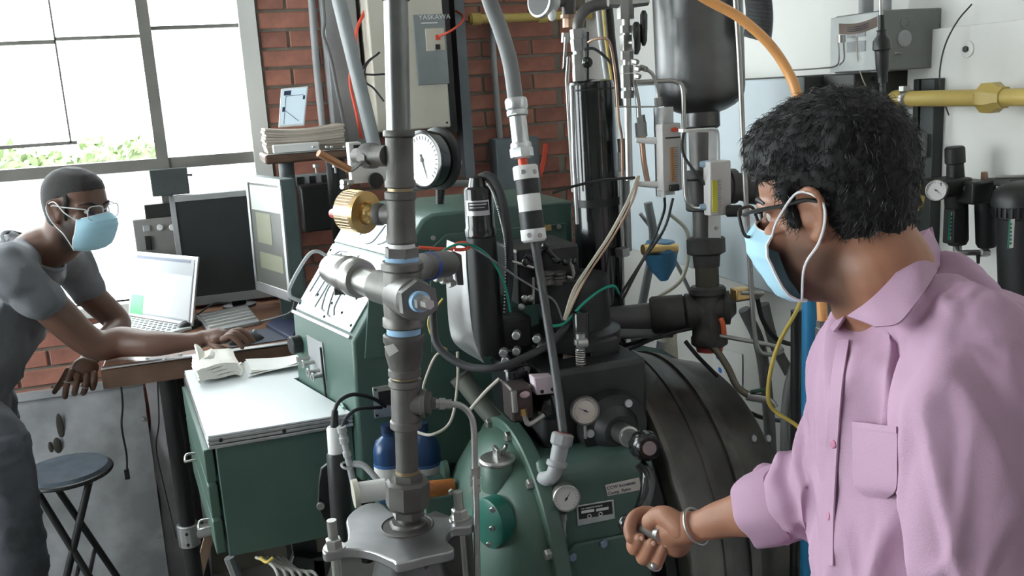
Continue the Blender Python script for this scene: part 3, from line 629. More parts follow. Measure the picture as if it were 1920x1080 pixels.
# end face details
def hatch(pts, nm='hatch_cover', m=green, th=.006): MB().prism([A(x, y, 2.119) for x, y in pts], (0, -th, 0)).build(nm, m, con, bevel=.002)
hatch([(805, 468), (835, 438), (1060, 418), (1062, 640), (808, 660)])
hatch([(683, 672), (690, 560), (720, 530), (720, 668)])
bolts(con, [A(x, y, 2.112) for x, y in ((812, 446), (1048, 425), (1050, 560))], (0, -1, 0), .006, .004, steel, 'screw', 10)
MB().box(A(1025, 427, 2.11), (.022, .008, .014)).build('brass_latch', brass, con)
c0, c1 = A(698, 782, 2.116), A(752, 724, 2.116)
MB().prism([A(698, 726, 2.119), A(762, 716, 2.119), A(766, 776, 2.119), A(702, 784, 2.119)], (0, -.003, 0)).build('name_plate', alu, con, bevel=.001)
MB().prism([A(709, 735, 2.1155), A(758, 727, 2.1155), A(760, 764, 2.1155), A(711, 757, 2.1155)], (0, -.001, 0)).build('name_plate_field', blackp, con)
bolts(con, [A(704, 731, 2.1155), A(707, 779, 2.1155)], (0, -1, 0), .003, .002, blackp, 'rivet', 8)
# top fittings
MB().cyl(A(823, 395, 2.3), A(823, 350, 2.3), .008).lathe(A(823, 398, 2.3), (0, 0, 1), [(0, .018), (.006, .018)], 16).build('top_post', blackp, con)

# ================================================================== ENGINE
BX, BY, BZ, BR = .55, 1.79, .83, .281
eng = T('test_engine', 'green and black single cylinder test engine with round flywheel guard', 'engine', (.75, 1.85, 0))
slab(MB(), .40, 1.20, 1.62, 2.10, 0, .60).build('engine_bed', green, eng, bevel=.01)
slab(MB(), .36, .52, 1.78, 2.08, .60, .87).build('side_pedestal', green, eng, bevel=.01)
# bell cover: domed casting with flange
MB().lathe((BX-.135, BY, BZ), (1, 0, 0), [(0, .08), (.005, .10), (.02, .145), (.05, .20), (.09, .245), (.112, .258), (.135, .26)], 56).build('bell_cover', green_l, eng)
MB().lathe((BX-.004, BY, BZ), (1, 0, 0), [(0, BR-.003), (.003, BR), (.03, BR), (.033, BR-.003)], 64).build('cover_flange', green_l, eng)
bolts(eng, [(BX-.004, BY+math.cos(a)*(BR-.013), BZ+math.sin(a)*(BR-.013)) for a in [math.radians(d) for d in range(8, 368, 30)]], (-1, 0, 0), .011, .012, steel, 'flange_bolt')
tcx = A(915, 985, 1.60)
dp = V((BX-.1, BY-.14, BZ+.05)); 
MB().lathe(A(917, 985, 1.63)+V((.01, .012, 0)), V((-.93, -.36, .05)), [(-.02, .05), (.012, .05), (.014, .046)], 36).build('teal_inspection_disc', teal, eng)
bolts(eng, [A(925, 955, 1.60), A(918, 1020, 1.60), A(924, 990, 1.60)], (-.75, -.66, 0), .006, .006, steel, 'screw')
# filler neck and chrome cap
fn = A(932, 862, 1.70)
MB().lathe(fn-V((0, 0, .06)), (0, 0, 1), [(0, .036), (.052, .036), (.056, .033)], 28).build('filler_neck', green_l, eng)
MB().lathe(fn-V((0, 0, .004)), (0, 0, 1), [(0, .037), (.006, .038), (.010, .034), (.012, .018)], 28).box(fn+V((0, 0, .016)), (.008, .03, .02)).build('filler_cap', steel, eng, bevel=.001)
MB().cyl(fn+V((.012, 0, .01)), fn+V((.02, -.005, .03)), .004).build('cap_wing', steel, eng)
# crankcase
KY = 1.60; kx0, kx1 = BX+.03, .80
ktop = A(1120, 862, KY).z
MB().loft([[V((x, KY+.03+o, ktop-.0)), V((x, KY+.38, ktop)), V((x, KY+.38, .6)), V((x, KY+o, .6)), V((x, KY+o, ktop-.03))] for x, o in ((kx0-.02, 0), (kx1, 0))]).build('crankcase', green, eng, bevel=.012)
dpoly = [A(1052, 1090, KY-.001), A(1056, 1040, KY-.001), A(1075, 1018, KY-.001), A(1190, 996, KY-.001), A(1215, 1005, KY-.001), A(1222, 1090, KY-.001)]
MB().prism(dpoly, (0, -.008, 0)).build('inspection_door', green, eng, bevel=.004)
bolts(eng, [A(1072, 1043, KY-.009), A(1130, 1018, KY-.009)], (0, -1, 0), .009, .008, mat('blued_bolt', (.35, .42, .6), .3, .9), 'door_bolt')
# plates and label
def plate(pts, Y, th, m, nm, **k): return MB().prism([A(x, y, Y) for x, y in pts], (0, -th, 0)).build(nm, m, eng, **k)
plate([(1134, 909), (1198, 895), (1202, 918), (1139, 930)], KY-.001, .001, mat('label_paper', (.66, .60, .56), .7), 'sticker')
d1 = (A(1198, 895, KY)-A(1134, 909, KY)).normalized(); d1.y = 0; Rl = frame(d1, (-d1.z, 0, d1.x))
text('CCW Increases', 'sticker_lettering', ink, eng, A(1138, 919, KY-.0025), .0098, Rl)
text('Comp. Ratio', 'sticker_lettering', ink, eng, A(1140, 928.5, KY-.0025), .0098, Rl)
plate([(1080, 948), (1150, 936), (1153, 972), (1082, 986)], KY-.001, .002, alu, 'maker_plate', bevel=.001)
plate([(1084, 951), (1147, 940), (1149, 963), (1086, 974)], KY-.0035, .0006, blackp, 'maker_plate_field')
d2 = (A(1147, 940, KY)-A(1084, 951, KY)).normalized(); d2.y = 0; R3 = frame(d2, (-d2.z, 0, d2.x))
text('FUEL RESEARCH ENGINE', 'maker_plate_lettering', white, eng, A(1089, 956, KY-.0045), .0042, R3)
for a, b, c_, d in ((1090, 1114, 957, 962), (1118, 1141, 953, 958)): plate([(a, c_+1), (b, c_-3), (b, d-3), (a, d+1)], KY-.0042, .0004, white, 'plate_strip')
for x, y in ((1105, 968), (1126, 964)): MB().torus(A(x, y, KY-.0045), (0, 1, 0), .0038, .001, 16, 6).build('plate_emblem', white, eng)
# pressure gauge on the crankcase
def gauge(parent, c, ax, r, face_m, rim_m, ang, depth=.03, nticks=18, needle_m=blackp):
    ax = V(ax).normalized(); x = ax.cross(V((0, 0, 1))).normalized(); y = x.cross(ax); c = V(c)
    parent = MB().lathe(c, ax, [(-depth, r*.9), (-.004, r), (.003, r), (.005, r*.93), (.005, r*.88), (.001, r*.88)], 36).build('gauge_case', rim_m, parent)
    MB().lathe(c, ax, [(.001, r*.875), (.0018, r*.875)], 36).build('gauge_face', face_m, parent)
    tm = MB()
    for i in range(nticks):
        a = math.radians(225-270*i/(nticks-1)); d = x*math.cos(a)+y*math.sin(a); e_ = ax.cross(d)
        p0, p1 = c+d*r*.68+ax*.002, c+d*r*.8+ax*.002; w_ = r*.012
        tm.prism([p0-e_*w_, p1-e_*w_, p1+e_*w_, p0+e_*w_], ax*.0004)
    tm.build('gauge_ticks', needle_m, parent, kind='stuff')
    d = x*math.cos(ang)+y*math.sin(ang); e_ = ax.cross(d)
    MB().prism([c-d*r*.2-e_*r*.04+ax*.003, c+d*r*.65+ax*.003, c-d*r*.2+e_*r*.04+ax*.003], ax*.0006).cyl(c+ax*.002, c+ax*.0045, r*.07, n=12).build('gauge_needle', needle_m, parent)
facem = mat('gauge_dial_white', (.72, .70, .70), .5, var=.02)
g1c = A(1062, 934, 1.56)
gauge(eng, g1c, (-.25, -1, .12), 26*mpp(g1c), facem, steel, math.radians(125))
gs = MB(); PLA(gs, [(1056, 962, 1.575, 7), (1056, 975, 1.575, 7)], 6); PLA(gs, [(1056, 975, 1.575, 6), (1055, 1000, 1.575, 6)], 12); PLA(gs, [(1055, 1000, 1.575, 8), (1055, 1015, 1.575, 6)], 6)
gs.build('gauge_stem', steel, eng); PT([(1055, 1012, 1.575), (1055, 1026, 1.59)], .005, 0).build('brass_nipple', brass, eng)
# black cylinder block and head
def blk(x0, y0, x1, y1, Y, dep, m, nm, bv=.004, parent=None):
    p, q = A(x0, y0, Y), A(x1, y1, Y); zz = sorted((p.z, q.z)); xx = sorted((p.x, q.x))
    return slab(MB(), xx[0], xx[1], Y, Y+dep, zz[0], zz[1]).build(nm, m, parent or eng, bevel=bv)
slab(MB(), .60, .84, 1.70, 1.96, ktop-.01, A(1050, 690, 1.72).z).build('cylinder_block', blackc, eng, bevel=.012)
blk(968, 470, 1090, 560, 1.86, .16, blackc, 'rocker_box', .006)
hb = A(1030, 640, 1.76)
MB().lathe((.745, 1.86, ktop), (0, 0, 1), [(0, .105), (.05, .105), (.06, .085), (.16, .085), (.17, .1), (.20, .1), (.21, .08), (.32, .075)], 36).build('cylinder_barrel', blackc, eng)
blk(1108, 640, 1165, 708, 1.76, .1, blackc, 'clamp_block', .006)
blk(940, 600, 1000, 650, 1.85, .1, blackc, 'detonation_pickup', .006)
blk(950, 690, 1005, 790, 1.72, .12, blackg, 'carburettor_body', .012)
blk(958, 730, 1002, 785, 1.66, .06, mat('dark_bronze_cover', (.07, .055, .055), .35, .5), 'sight_housing', .004)
c = A(984, 740, 1.655); MB().sphere(c, (.011, .004, .007), 14, 8).build('sight_glass', mat('sight_glass', (.5, .38, .42), .2), eng)
PT([(963, 733, 1.655), (966, 772, 1.655)], .006, 0, 8).build('chrome_edge', steel, eng)
c = A(1030, 762, 1.68); MB().sphere(c, .028, 20, 14).build('float_bowl', blackg, eng)
PT([(983, 775, 1.66), (987, 790, 1.66), (995, 794, 1.66), (1020, 778, 1.66)], .0055, 3, 10).build('chrome_elbow', steel, eng)
PT([(980, 765, 1.66), (982, 778, 1.66)], .008, 0, 6).build('brass_nut', brass, eng)
w0 = MB().prism([A(1000, 708, 1.66), A(1038, 706, 1.66), A(1040, 738, 1.66), A(1006, 742, 1.66)], (0, .03, 0)).build('white_terminal_block', mat('pinkish_plastic', (.62, .52, .58), .5), eng, bevel=.003)
bolts(eng, [A(1016, 734, 1.659), A(1036, 730, 1.659)], (0, -1, 0), .004, .003, blackp, 'screw', 8)
PLA(MB(), AP((1088, 585), (1090, 640), 1.74, [(585, 14), (590, 16), (640, 16)]), 16).build('clear_cup', mat('dark_glass_cup', (.03, .03, .03), .1), eng)
PLA(MB(), AP((1088, 625), (1089, 652), 1.72, [(625, 10), (634, 10), (635, 13), (645, 13), (646, 8), (652, 8)]), 14).build('spring_cap', steel, eng)
PLA(MB(), [(1082, 645, 1.71, 9), (1100, 643, 1.71, 9)], 14).build('spring_knuckle', steel, eng)
sp0, sp1 = A(1088, 652, 1.72), A(1090, 708, 1.72); coil = []
for i in range(121):
    t = i/120; a = t*2*math.pi*13; p = sp0.lerp(sp1, t); coil.append(p + V((math.cos(a), math.sin(a), 0))*.0095)
MB().tube(coil, .0017, 5).build('coil_spring', steel, eng)
PLA(MB(), AP((1091, 706), (1092, 742), 1.72, [(706, 3), (718, 3), (719, 6), (742, 6)]), 12).build('spring_rod', steel, eng)
MB().prism([A(1055, 715, 1.78), A(1058, 660, 1.78), A(1075, 640, 1.78), A(1082, 640, 1.78), A(1082, 735, 1.78), A(1060, 735, 1.78)], (0, .008, 0)).build('bracket_plate', mat('tan_bracket', (.25, .21, .18), .5), eng)
for pts, r, nm in (([(978, 500, 1.84), (985, 478, 1.84), (1000, 488, 1.84), (1018, 470, 1.83), (1022, 458, 1.83)], .006, 'rocker_arm'), ([(1022, 462, 1.83), (1040, 482, 1.83), (1050, 490, 1.83)], .007, 'rocker_arm'),
                   ([(960, 490, 1.82), (1000, 502, 1.82)], .003, 'push_rod'), ([(1000, 520, 1.82), (1000, 570, 1.82)], .003, 'push_rod'), ([(1070, 490, 1.82), (1075, 520, 1.82), (1062, 520, 1.82)], .005, 'lever')):
    PT(pts, r, 3, 8).build(nm, blackg if nm == 'rocker_arm' else steel, eng)
for x, y in ((985, 492), (1022, 462), (1010, 484), (1042, 488), (1060, 492), (1075, 490), (978, 576), (984, 560), (995, 560)): MB().sphere(A(x, y, 1.82), .008, 10, 8).build('rocker_ball', steel if y > 550 else blackg, eng)
for x in (1045, 1022): PLA(MB(), AP((x, 510), (x+1, 532), 1.82, [(510, 16), (514, 17), (516, 14), (520, 17), (522, 14), (526, 17), (532, 17)]), 20).build('valve_spring_seat', castiron, eng)
for x, y in ((970, 625), (970, 655), (946, 658), (950, 672), (1008, 632), (1015, 650)): 
    c = A(x, y, 1.78); MB().ccyl(c, c+V((-.01, -.02, 0)), .009, .002, 12).build('brass_fitting', alu, eng)
PT([(940, 655, 1.80), (946, 665, 1.80), (948, 676, 1.79)], .006, 0, 8).build('grease_nipple', steel, eng)
# dial indicator
g2c = A(1097, 770, 1.62); gauge(eng, g2c, (-.2, -1, .15), 28*mpp(g2c), mat('dial_cream', (.66, .60, .54), .5, var=.02), mat('dial_case', (.2, .2, .2), .35, .8), math.radians(28), .02, 30, ink)
PLA(MB(), AP((1097, 798), (1098, 822), 1.63, [(798, 3), (815, 3), (816, 4), (822, 3)]), 10).build('indicator_stem', steel, eng)
# micrometer crank
ch = A(1150, 800, 1.68)
MB().lathe(ch, (0, -1, 0), [(-.08, .07), (-.01, .075), (.01, .072), (.014, .05), (.03, .038), (.034, .034)], 36).build('crank_housing', blackc, eng)
bolts(eng, [ch+V((math.cos(a)*.058, -.012, math.sin(a)*.058)) for a in (math.radians(60), math.radians(180), math.radians(240), math.radians(330))], (0, -1, 0), .009, .006, alu, 'housing_bolt', 12)
sh0 = ch+V((0, -.03, 0)); hubc = A(1213, 838, 1.47)
MB().lathe(sh0, hubc-sh0, [(0, .021), (.07, .021), (.072, .017), ((hubc-sh0).length-.015, .017)], 28).build('crank_shaft', steel, eng)
ax_ = (hubc-sh0).normalized()
MB().lathe(hubc-ax_*.03, ax_, [(0, .024), (.008, .03), (.02, .03), (.04, .024), (.045, .02)], 10).build('crank_hub', blackg, eng)
MB().lathe(hubc+ax_*.013, ax_, [(0, .013), (.004, .013)], 20).build('hub_pin', mat('hub_pin', (.32, .28, .28), .4, .6), eng)
arm = spl([A(1198, 868, 1.475), A(1212, 885, 1.465), A(1216, 905, 1.455), A(1211, 935, 1.435), A(1198, 962, 1.41), A(1184, 978, 1.375)], 4)
MB().tube(arm, [.010+.005*math.sin(math.pi*i/(len(arm)-1)) for i in range(len(arm))], 10).build('crank_arm', blackg, eng)
kn = A(1176, 982, 1.37); MB().sphere(kn, (.017, .014, .017), 16, 12).build('crank_knob', blackg, eng)
HG0, HG1 = A(1181, 985, 1.352), A(1241, 1003, 1.262)
MB().lathe(HG0, HG1-HG0, [(0, .009), (.005, .011), ((HG1-HG0).length-.012, .011), ((HG1-HG0).length-.01, .0125), ((HG1-HG0).length, .012)], 20).build('crank_grip', steel, eng)
# flywheel with guard
FY, FZ = 1.955, .755
guardm = mat('dark_guard_metal', (.15, .14, .13), .33, .8, var=.25, scale=9)
guardl = mat('paler_guard_band', (.19, .18, .168), .32, .8, var=.2, scale=20)  # slightly paler than the rest of the guard
MB().lathe((.825, FY, FZ), (1, 0, 0), [(0, .30), (.004, .435), (.012, .445), (.10, .415), (.102, .418), (.122, .41), (.124, .405), (.22, .375), (.30, .352), (.312, .34), (.315, .2)], 96).build('flywheel_guard', guardm, eng)
MB().lathe((.80, FY, FZ), (1, 0, 0), [(0, .40), (.02, .405), (.03, .40)], 64).build('flywheel_face', mat('flywheel_black', (.015, .018, .018), .4), eng)
for xa, xb, ra, rb in ((.836, .85, .4435, .4395), (1.0, 1.03, .3935, .3845)):
    MB().lathe((xa, FY, FZ), (1, 0, 0), [(0, ra-.004), (.001, ra+.0015), (xb-xa, rb+.0015), (xb-xa+.001, rb-.004)], 96).build('guard_band', guardl, eng)
bolts(eng, [A(1413, 822, 1.62)+V((0, 0, 0)), A(1440, 822, 1.64)], (.3, -.9, .3), .008, .003, alu, 'guard_rivet', 8)
# mesh guard above and behind
def meshguard(px, Y, nm, k):
    a, b, c_, d = [A(x, y, Y) for x, y in px]; f = MB(); 
    for i in range(k+1):
        t = i/k
        f.tube([a.lerp(b, t), d.lerp(c_, max(0, t-.28))], .0016, 4); f.tube([a.lerp(b, max(0, t-.28)), d.lerp(c_, t)], .0016, 4)
    f.tube([a, b, c_, d], .004, 6, True); return f.build(nm, greyplas, eng, kind='stuff')
meshguard([(1178, 690), (1236, 682), (1250, 722), (1190, 730)], 2.0, 'mesh_guard', 9)
MB().prism([A(1165, 640, 2.12), A(1240, 655, 2.12), A(1330, 705, 2.05), A(1165, 720, 2.05)], (0, 0, -.012)).build('guard_frame', green, eng)
meshguard([(1420, 1008), (1500, 1012), (1506, 1085), (1412, 1085)], 1.72, 'mesh_guard', 9)
fb = MB(); PLA(fb, [(1190, 735, 1.88, 6), (1215, 732, 1.88, 7), (1232, 731, 1.88, 9)], 12); fb.build('valve_stem', alu, eng)
MB().box(A(1250, 728, 1.88), (.028, .02, .022)).build('brass_valve', brass, eng, bevel=.002)
PLA(MB(), AP((1244, 695), (1248, 718), 1.89, [(695, 15), (702, 15), (704, 9), (718, 9)]), 16).build('valve_wheel', mat('dark_green_wheel', (.02, .08, .05), .4), eng)
# green pipes behind the bell cover
PT([(868, 712, 2.02), (905, 760, 1.98), (940, 800, 1.94)], .022, 4, 14).build('breather_pipe', mat('dull_green_pipe', (.12, .13, .11), .5), eng)
PT([(870, 716, 2.03), (862, 704, 2.035)], .027, 0, 12).build('breather_collar', galv, eng)
# rotating spool and orange band left of the bell
PLA(MB(), [(662, 926, 1.80, 27), (672, 924, 1.80, 27)], 32).build('spool_flange', mat('flange_pale', (.60, .58, .50), .4, .3), eng)
PLA(MB(), [(672, 924, 1.80, 20), (722, 917, 1.80, 20)], 28).build('spool_drum', white, eng)
PLA(MB(), [(722, 918, 1.80, 16), (790, 916, 1.80, 16)], 24).build('spool_shaft', galv, eng)
PLA(MB(), [(790, 920, 1.82, 17), (850, 914, 1.82, 17)], 28).build('orange_coupling_band', orangeb, eng)
bolts(eng, [A(846, 922, 1.78)], (0, -1, 0), .007, .005, steel, 'screw')
blk(795, 936, 872, 972, 1.80, .12, green, 'coupling_base', .006)
PLA(MB(), [(829, 885, 1.9, 20), (838, 884, 1.9, 22)], 24).build('coupling_lug', green_l, eng)
# ================================================================== PIPE STACK
PY = 1.54; TOPP, BOTP = (742, 0), (766, 990)
stk = T('pipe_stack', 'tall grey threaded pipe column with tees, union and brass relief valve', 'pipework', A(766, 1000, PY))
def seg(nm, m, segs, n=28, parent=None): return PLA(MB(), AP(TOPP, BOTP, PY, segs), n).build(nm, m, parent or stk)
def axp(y): return TOPP[0]+(BOTP[0]-TOPP[0])*y/BOTP[1]
seg('pipe', mat('grey_steel_pipe', (.20, .20, .198), .3, .8, var=.15, scale=12), [(-60, 23), (246, 23)])
seg('coupling', castiron, [(-60, 27), (0, 27), (2, 25)])
seg('coupling', castiron, [(244, 28), (247, 30), (255, 30), (258, 26), (336, 26), (340, 29), (350, 29), (352, 26)])
seg('nipple', dullbrass, [(350, 24), (360, 24)])
seg('tee', castiron, [(358, 27), (360, 30), (372, 30), (375, 27), (440, 27), (443, 29), (454, 29), (456, 26)])
seg('nipple', white, [(454, 25), (466, 25)])
seg('hex_bushing', galv, [(464, 33), (482, 33)], 6)
seg('thread_tape', tape, [(481, 32), (491, 32)])
cr = MB(); PLA(cr, AP(TOPP, BOTP, PY, [(489, 37), (492, 40), (504, 40), (508, 36), (530, 36), (560, 38), (592, 36), (596, 39), (610, 39), (613, 36)]), 32)
PLA(cr, [(752, 552, PY, 37), (768, 558, 1.49, 37), (774, 560, 1.475, 39), (779, 562, 1.46, 39), (781, 563, 1.455, 34)], 32)
PLA(cr, [(752, 548, PY, 34), (708, 536, 1.60, 31)], 28)
cr.build('cross', galv, stk)
PLA(MB(), [(780, 562, 1.456, 39), (787, 565, 1.435, 39)], 6).build('hex_plug', galv, stk)
PLA(MB(), [(784, 565, 1.436, 20), (790, 566, 1.425, 20)], 24).build('thread_tape', tape, stk)
PLA(MB(), [(786, 566, 1.43, 16), (795, 568, 1.41, 16), (796, 568, 1.408, 10), (806, 571, 1.385, 10)], 6).build('plug_bolt', steel, stk)
PLA(MB(), [(712, 538, 1.60, 27), (676, 524, 1.66, 26)], 28).build('branch_pipe', steel, stk)
PLA(MB(), [(678, 524, 1.655, 34), (674, 523, 1.66, 37), (664, 519, 1.68, 37), (661, 518, 1.69, 32), (655, 516, 1.70, 36), (650, 514, 1.71, 34), (622, 503, 1.76, 27)], 30).build('branch_coupling', steel, stk)
PLA(MB(), [(640, 510, 1.73, 31), (632, 507, 1.745, 31)], 30).build('hose_clamp', alu, stk)
MB().box(A(642, 545, 1.70), (.03, .012, .012)).build('clamp_screw', darkiron, stk)
PLA(MB(), [(800, 500, 1.60, 27), (806, 499, 1.61, 27)], 28).build('thread_tape', mat('deep_blue_tape', (.04, .08, .40), .5), stk)
PLA(MB(), [(790, 500, 1.58, 25), (835, 496, 1.66, 25), (842, 494, 1.67, 22)], 24).build('branch_elbow', galv, stk)
seg('thread_tape', tape, [(612, 32), (626, 32)])
seg('reducer', castiron, [(625, 36), (628, 39), (640, 39), (644, 36), (662, 36), (690, 29), (692, 31), (703, 31), (705, 28)])
MB().prism([A(720, 650, 1.495), A(738, 645, 1.49), A(748, 658, 1.49), A(730, 669, 1.495)], (0, .001, 0)).build('label_tag', paper, stk)
seg('nipple', dullbrass, [(704, 25), (711, 25)])
t3 = MB(); PLA(t3, AP(TOPP, BOTP, PY, [(709, 28), (711, 31), (722, 31), (725, 27), (786, 27), (789, 30), (800, 30), (803, 26)]), 28)
PLA(t3, [(760, 756, PY, 24), (790, 756, 1.53, 24), (792, 756, 1.53, 27), (800, 756, 1.525, 27)], 28); t3.build('tee', galv, stk)
PLA(MB(), [(799, 756, 1.526, 23), (808, 756, 1.524, 23), (809, 756, 1.522, 12), (818, 756, 1.52, 12)], 6).build('hex_bushing', galv, stk)
PLA(MB(), [(815, 757, 1.52, 9), (822, 757, 1.52, 9), (823, 757, 1.52, 12), (834, 757, 1.518, 12), (835, 757, 1.518, 9), (846, 758, 1.516, 10)], 6).build('tube_fitting', steel, stk)
PT([(840, 758, 1.516), (862, 760, 1.512), (880, 775, 1.508), (888, 800, 1.505), (890, 870, 1.50), (893, 960, 1.49), (896, 1150, 1.48)], .0058, 5, 12).build('steel_tube', steel, stk)
for ya, yb in ((876, 893), (896, 908), (910, 922)): PLA(MB(), [(891, ya, 1.50, 10), (891.5, yb, 1.50, 10)], 6).build('tube_nut', steel, stk)
seg('pipe', castiron, [(801, 21), (888, 21)])
seg('nipple', dullbrass, [(880, 22), (888, 22)])
seg('union_nut', galv, [(886, 29), (906, 29)], 6); seg('union_nut', castiron, [(898, 36), (903, 42), (944, 42), (952, 34)], 8); seg('union_nut', galv, [(950, 31), (966, 31)], 6)
seg('pipe', galv, [(964, 20), (980, 20)]); seg('hex_cap', galv, [(976, 33), (980, 36), (1002, 36), (1006, 33)], 8)
# brass relief valve and its outlet
PLA(MB(), [(752, 402, PY, 22), (728, 402, 1.55, 20), (716, 402, 1.56, 18), (714, 402, 1.565, 21), (706, 402, 1.575, 21)], 28).build('tee_outlet', castiron, stk)
PLA(MB(), [(708, 402, 1.57, 14), (700, 401, 1.58, 14), (697, 400, 1.585, 19), (691, 399, 1.595, 22), (688, 399, 1.60, 23)], 32).build('relief_valve_neck', brass, stk)
rvc = MB(); PLA(rvc, [(687, 399, 1.598, 37.5), (686.6, 399, 1.5985, 40), (682, 398.5, 1.603, 40), (681.5, 398, 1.6035, 38)], 44); rvc.build('relief_valve_plate', brass, stk, smooth=20)
PLA(MB(), [(682, 398, 1.603, 39), (652, 394, 1.633, 39), (650.5, 394, 1.6345, 36)], 44).build('relief_valve', mat('pale_brass', (.62, .48, .34), .3, .9, var=.15, scale=40), stk, smooth=20)
kn_ = MB(); q0, q1 = A(678, 397.5, 1.607), A(654, 394.2, 1.631)
d = (q1-q0).normalized(); ox = d.orthogonal().normalized(); oy = d.cross(ox); rr = 39.3*mpp(q0)
for i in range(36):
    a = 2*math.pi*i/36; o = ox*math.cos(a)+oy*math.sin(a); kn_.tube([q0+o*rr, q1+o*rr], .0006, 4)
kn_.build('knurl', brass, stk, kind='stuff')
PLA(MB(), [(640, 402, 1.67, 12), (624, 400, 1.70, 9)], 16).build('red_pull_knob', mat('dull_red', (.45, .08, .06), .4), stk)
# ball valve with lever
PLA(MB(), [(728, 292, PY, 20), (708, 292, 1.57, 20), (700, 292, 1.58, 24), (690, 292, 1.60, 24), (688, 292, 1.60, 16), (668, 292, 1.63, 14)], 24).build('ball_valve_body', castiron, stk)
PLA(MB(), [(688, 300, 1.59, 10), (676, 296, 1.57, 9)], 6).build('valve_nut', steel, stk)
PT([(690, 310, 1.57), (678, 305, 1.56), (660, 318, 1.55), (655, 318, 1.55)], .004, 3, 8).build('lever_shank', steel, stk)
MB().tube([A(655, 318, 1.55), A(597, 287, 1.53)], [.0062, .0062], 8).build('lever_grip', mat('copper_grip', (.45, .22, .10), .4, .3), stk)
wbk = T('white_bracket', 'white mounting bracket behind the lever valve', 'bracket', A(672, 345, 1.66))
q, p = A(660, 345, 1.66), A(704, 264, 1.66)
fb = MB(); slab(fb, q.x, p.x+.02, 1.66, 1.69, q.z, A(672, 300, 1.66).z); slab(fb, q.x, A(680, 300, 1.66).x, 1.66, 1.69, A(672, 301, 1.66).z, p.z); fb.build('plate', white, wbk, bevel=.002)
c = A(670, 279, 1.658); MB().box(c, (.012, .004, .014)).build('slot', blackp, wbk); c = A(704, 338, 1.658); MB().ccyl(c, c-V((0, .006, 0)), .014).build('port', blackp, wbk)
for x, y in ((652, 340), (660, 342), (652, 348)): c = A(x, y, 1.652); MB().cyl(c, c+V((-.012, -.01, 0)), .005, n=8).build('screw', steel, wbk)
# bottom flange plate on its pressure vessel
PZ = 1.05; ve = T('pressure_vessel', 'steel pressure vessel with lobed flange plate and threaded studs', 'vessel', (.25, 1.53, 0))
studs = [AZ(627, 1028, PZ), AZ(862, 972, PZ), AZ(700, 945, PZ)]
c_ = (studs[0]+studs[1])/2 + V((.0, .0, 0)); c_ = V((A(766, 1003, PY).x, PY-.005, PZ))
studs = studs[:2]
ol = spl([AZ(x, y, PZ) for x, y in ((604, 1028), (618, 1012), (647, 1016), (652, 998), (650, 971), (678, 947), (713, 943), (740, 961), (798, 967), (849, 969), (878, 963), (888, 974), (880, 987), (847, 991), (836, 1010), (851, 1031), (800, 1044), (748, 1056), (732, 1049), (693, 1033), (650, 1029), (612, 1037))], 4, True)
MB().prism(ol, (0, 0, -.018)).build('flange_plate', mat('machined_plate', (.42, .42, .43), .3, .95, var=.2, scale=9), ve, bevel=.003)
MB().torus((c_.x-.002, c_.y, PZ+.0005), (0, 0, 1), .046, .0025, 32, 6).build('bore_lip', castiron, ve)
MB().lathe((c_.x, c_.y, PZ+.0006), (0, 0, 1), [(0, .046), (.0006, .046)], 32).build('bore', darkiron, ve)
MB().lathe((c_.x, c_.y, .05), (0, 0, 1), [(0, .08), (.02, .09), (.82, .09), (.90, .075), (.95, .06), (.98, .055)], 36).build('shell', tanksteel, ve)
MB().box((c_.x+.04, c_.y+.01, PZ-.09), (.12, .10, .14), MX.Rotation(.5, 3, 'Z')).build('head_block', darkiron, ve, bevel=.004)
for s in studs:
    MB().cyl((s.x, s.y, .1), (s.x, s.y, PZ+.052), .0085, n=14).build('stud', steel, ve)
    MB().lathe((s.x, s.y, PZ), (0, 0, 1), [(0, .019), (.003, .019)], 20).build('washer', steel, ve)
    MB().lathe((s.x, s.y, PZ+.003), (0, 0, 1), [(0, .0145), (.014, .0145), (.016, .012)], 6).build('nut', steel, ve)
for k in range(3):
    a = k*2.094+.4; MB().cyl((c_.x+.085*math.cos(a), c_.y+.085*math.sin(a), 0), (c_.x+.075*math.cos(a), c_.y+.075*math.sin(a), .12), .012, n=10).build('foot', darkiron, ve)
# ---- sensors in front of the drawer cabinet
sn = T('proximity_sensor', 'black and white cylindrical sensor on a black hexagonal bracket', 'sensor', A(630, 1005, 1.93))
MB().prism([A(x, y, 1.95) for x, y in ((602, 880), (625, 862), (652, 862), (660, 920), (650, 985), (618, 1000), (596, 950), (598, 905))], (0, .012, 0)).build('bracket', blackp, sn, bevel=.002)
bolts(sn, [A(601, 948, 1.948)], (0, -1, 0), .009, .005, steel, 'bolt', 12)
PLA(MB(), AP((632, 850), (643, 1010), 1.915, [(848, 18), (852, 20), (1005, 20), (1010, 18)]), 24).build('barrel', blackp, sn)
PLA(MB(), AP((626, 800), (630, 856), 1.915, [(800, 12), (804, 14), (852, 14), (856, 14)]), 24).build('white_sleeve', white, sn)
PT([(627, 805, 1.915), (626, 780, 1.915), (634, 755, 1.92), (655, 741, 1.95), (680, 741, 2.0), (705, 750, 2.06), (722, 762, 2.1)], .0045, 5).build('cable', rubber, sn)
PLA(MB(), [(628, 770, 1.915, 6), (627, 804, 1.915, 8)], 12).build('strain_relief', blackp, sn)
bn = T('coaxial_lead', 'grey coaxial lead with metal plugs beside the black sensor', 'cable', A(660, 905, 1.9))
PLA(MB(), AP((640, 800), (662, 905), 1.88, [(800, 9), (810, 9), (812, 7), (818, 7), (820, 9), (830, 9), (832, 6), (845, 6), (847, 8), (855, 8), (857, 6), (905, 6)]), 12).build('plug', greyplas, bn)
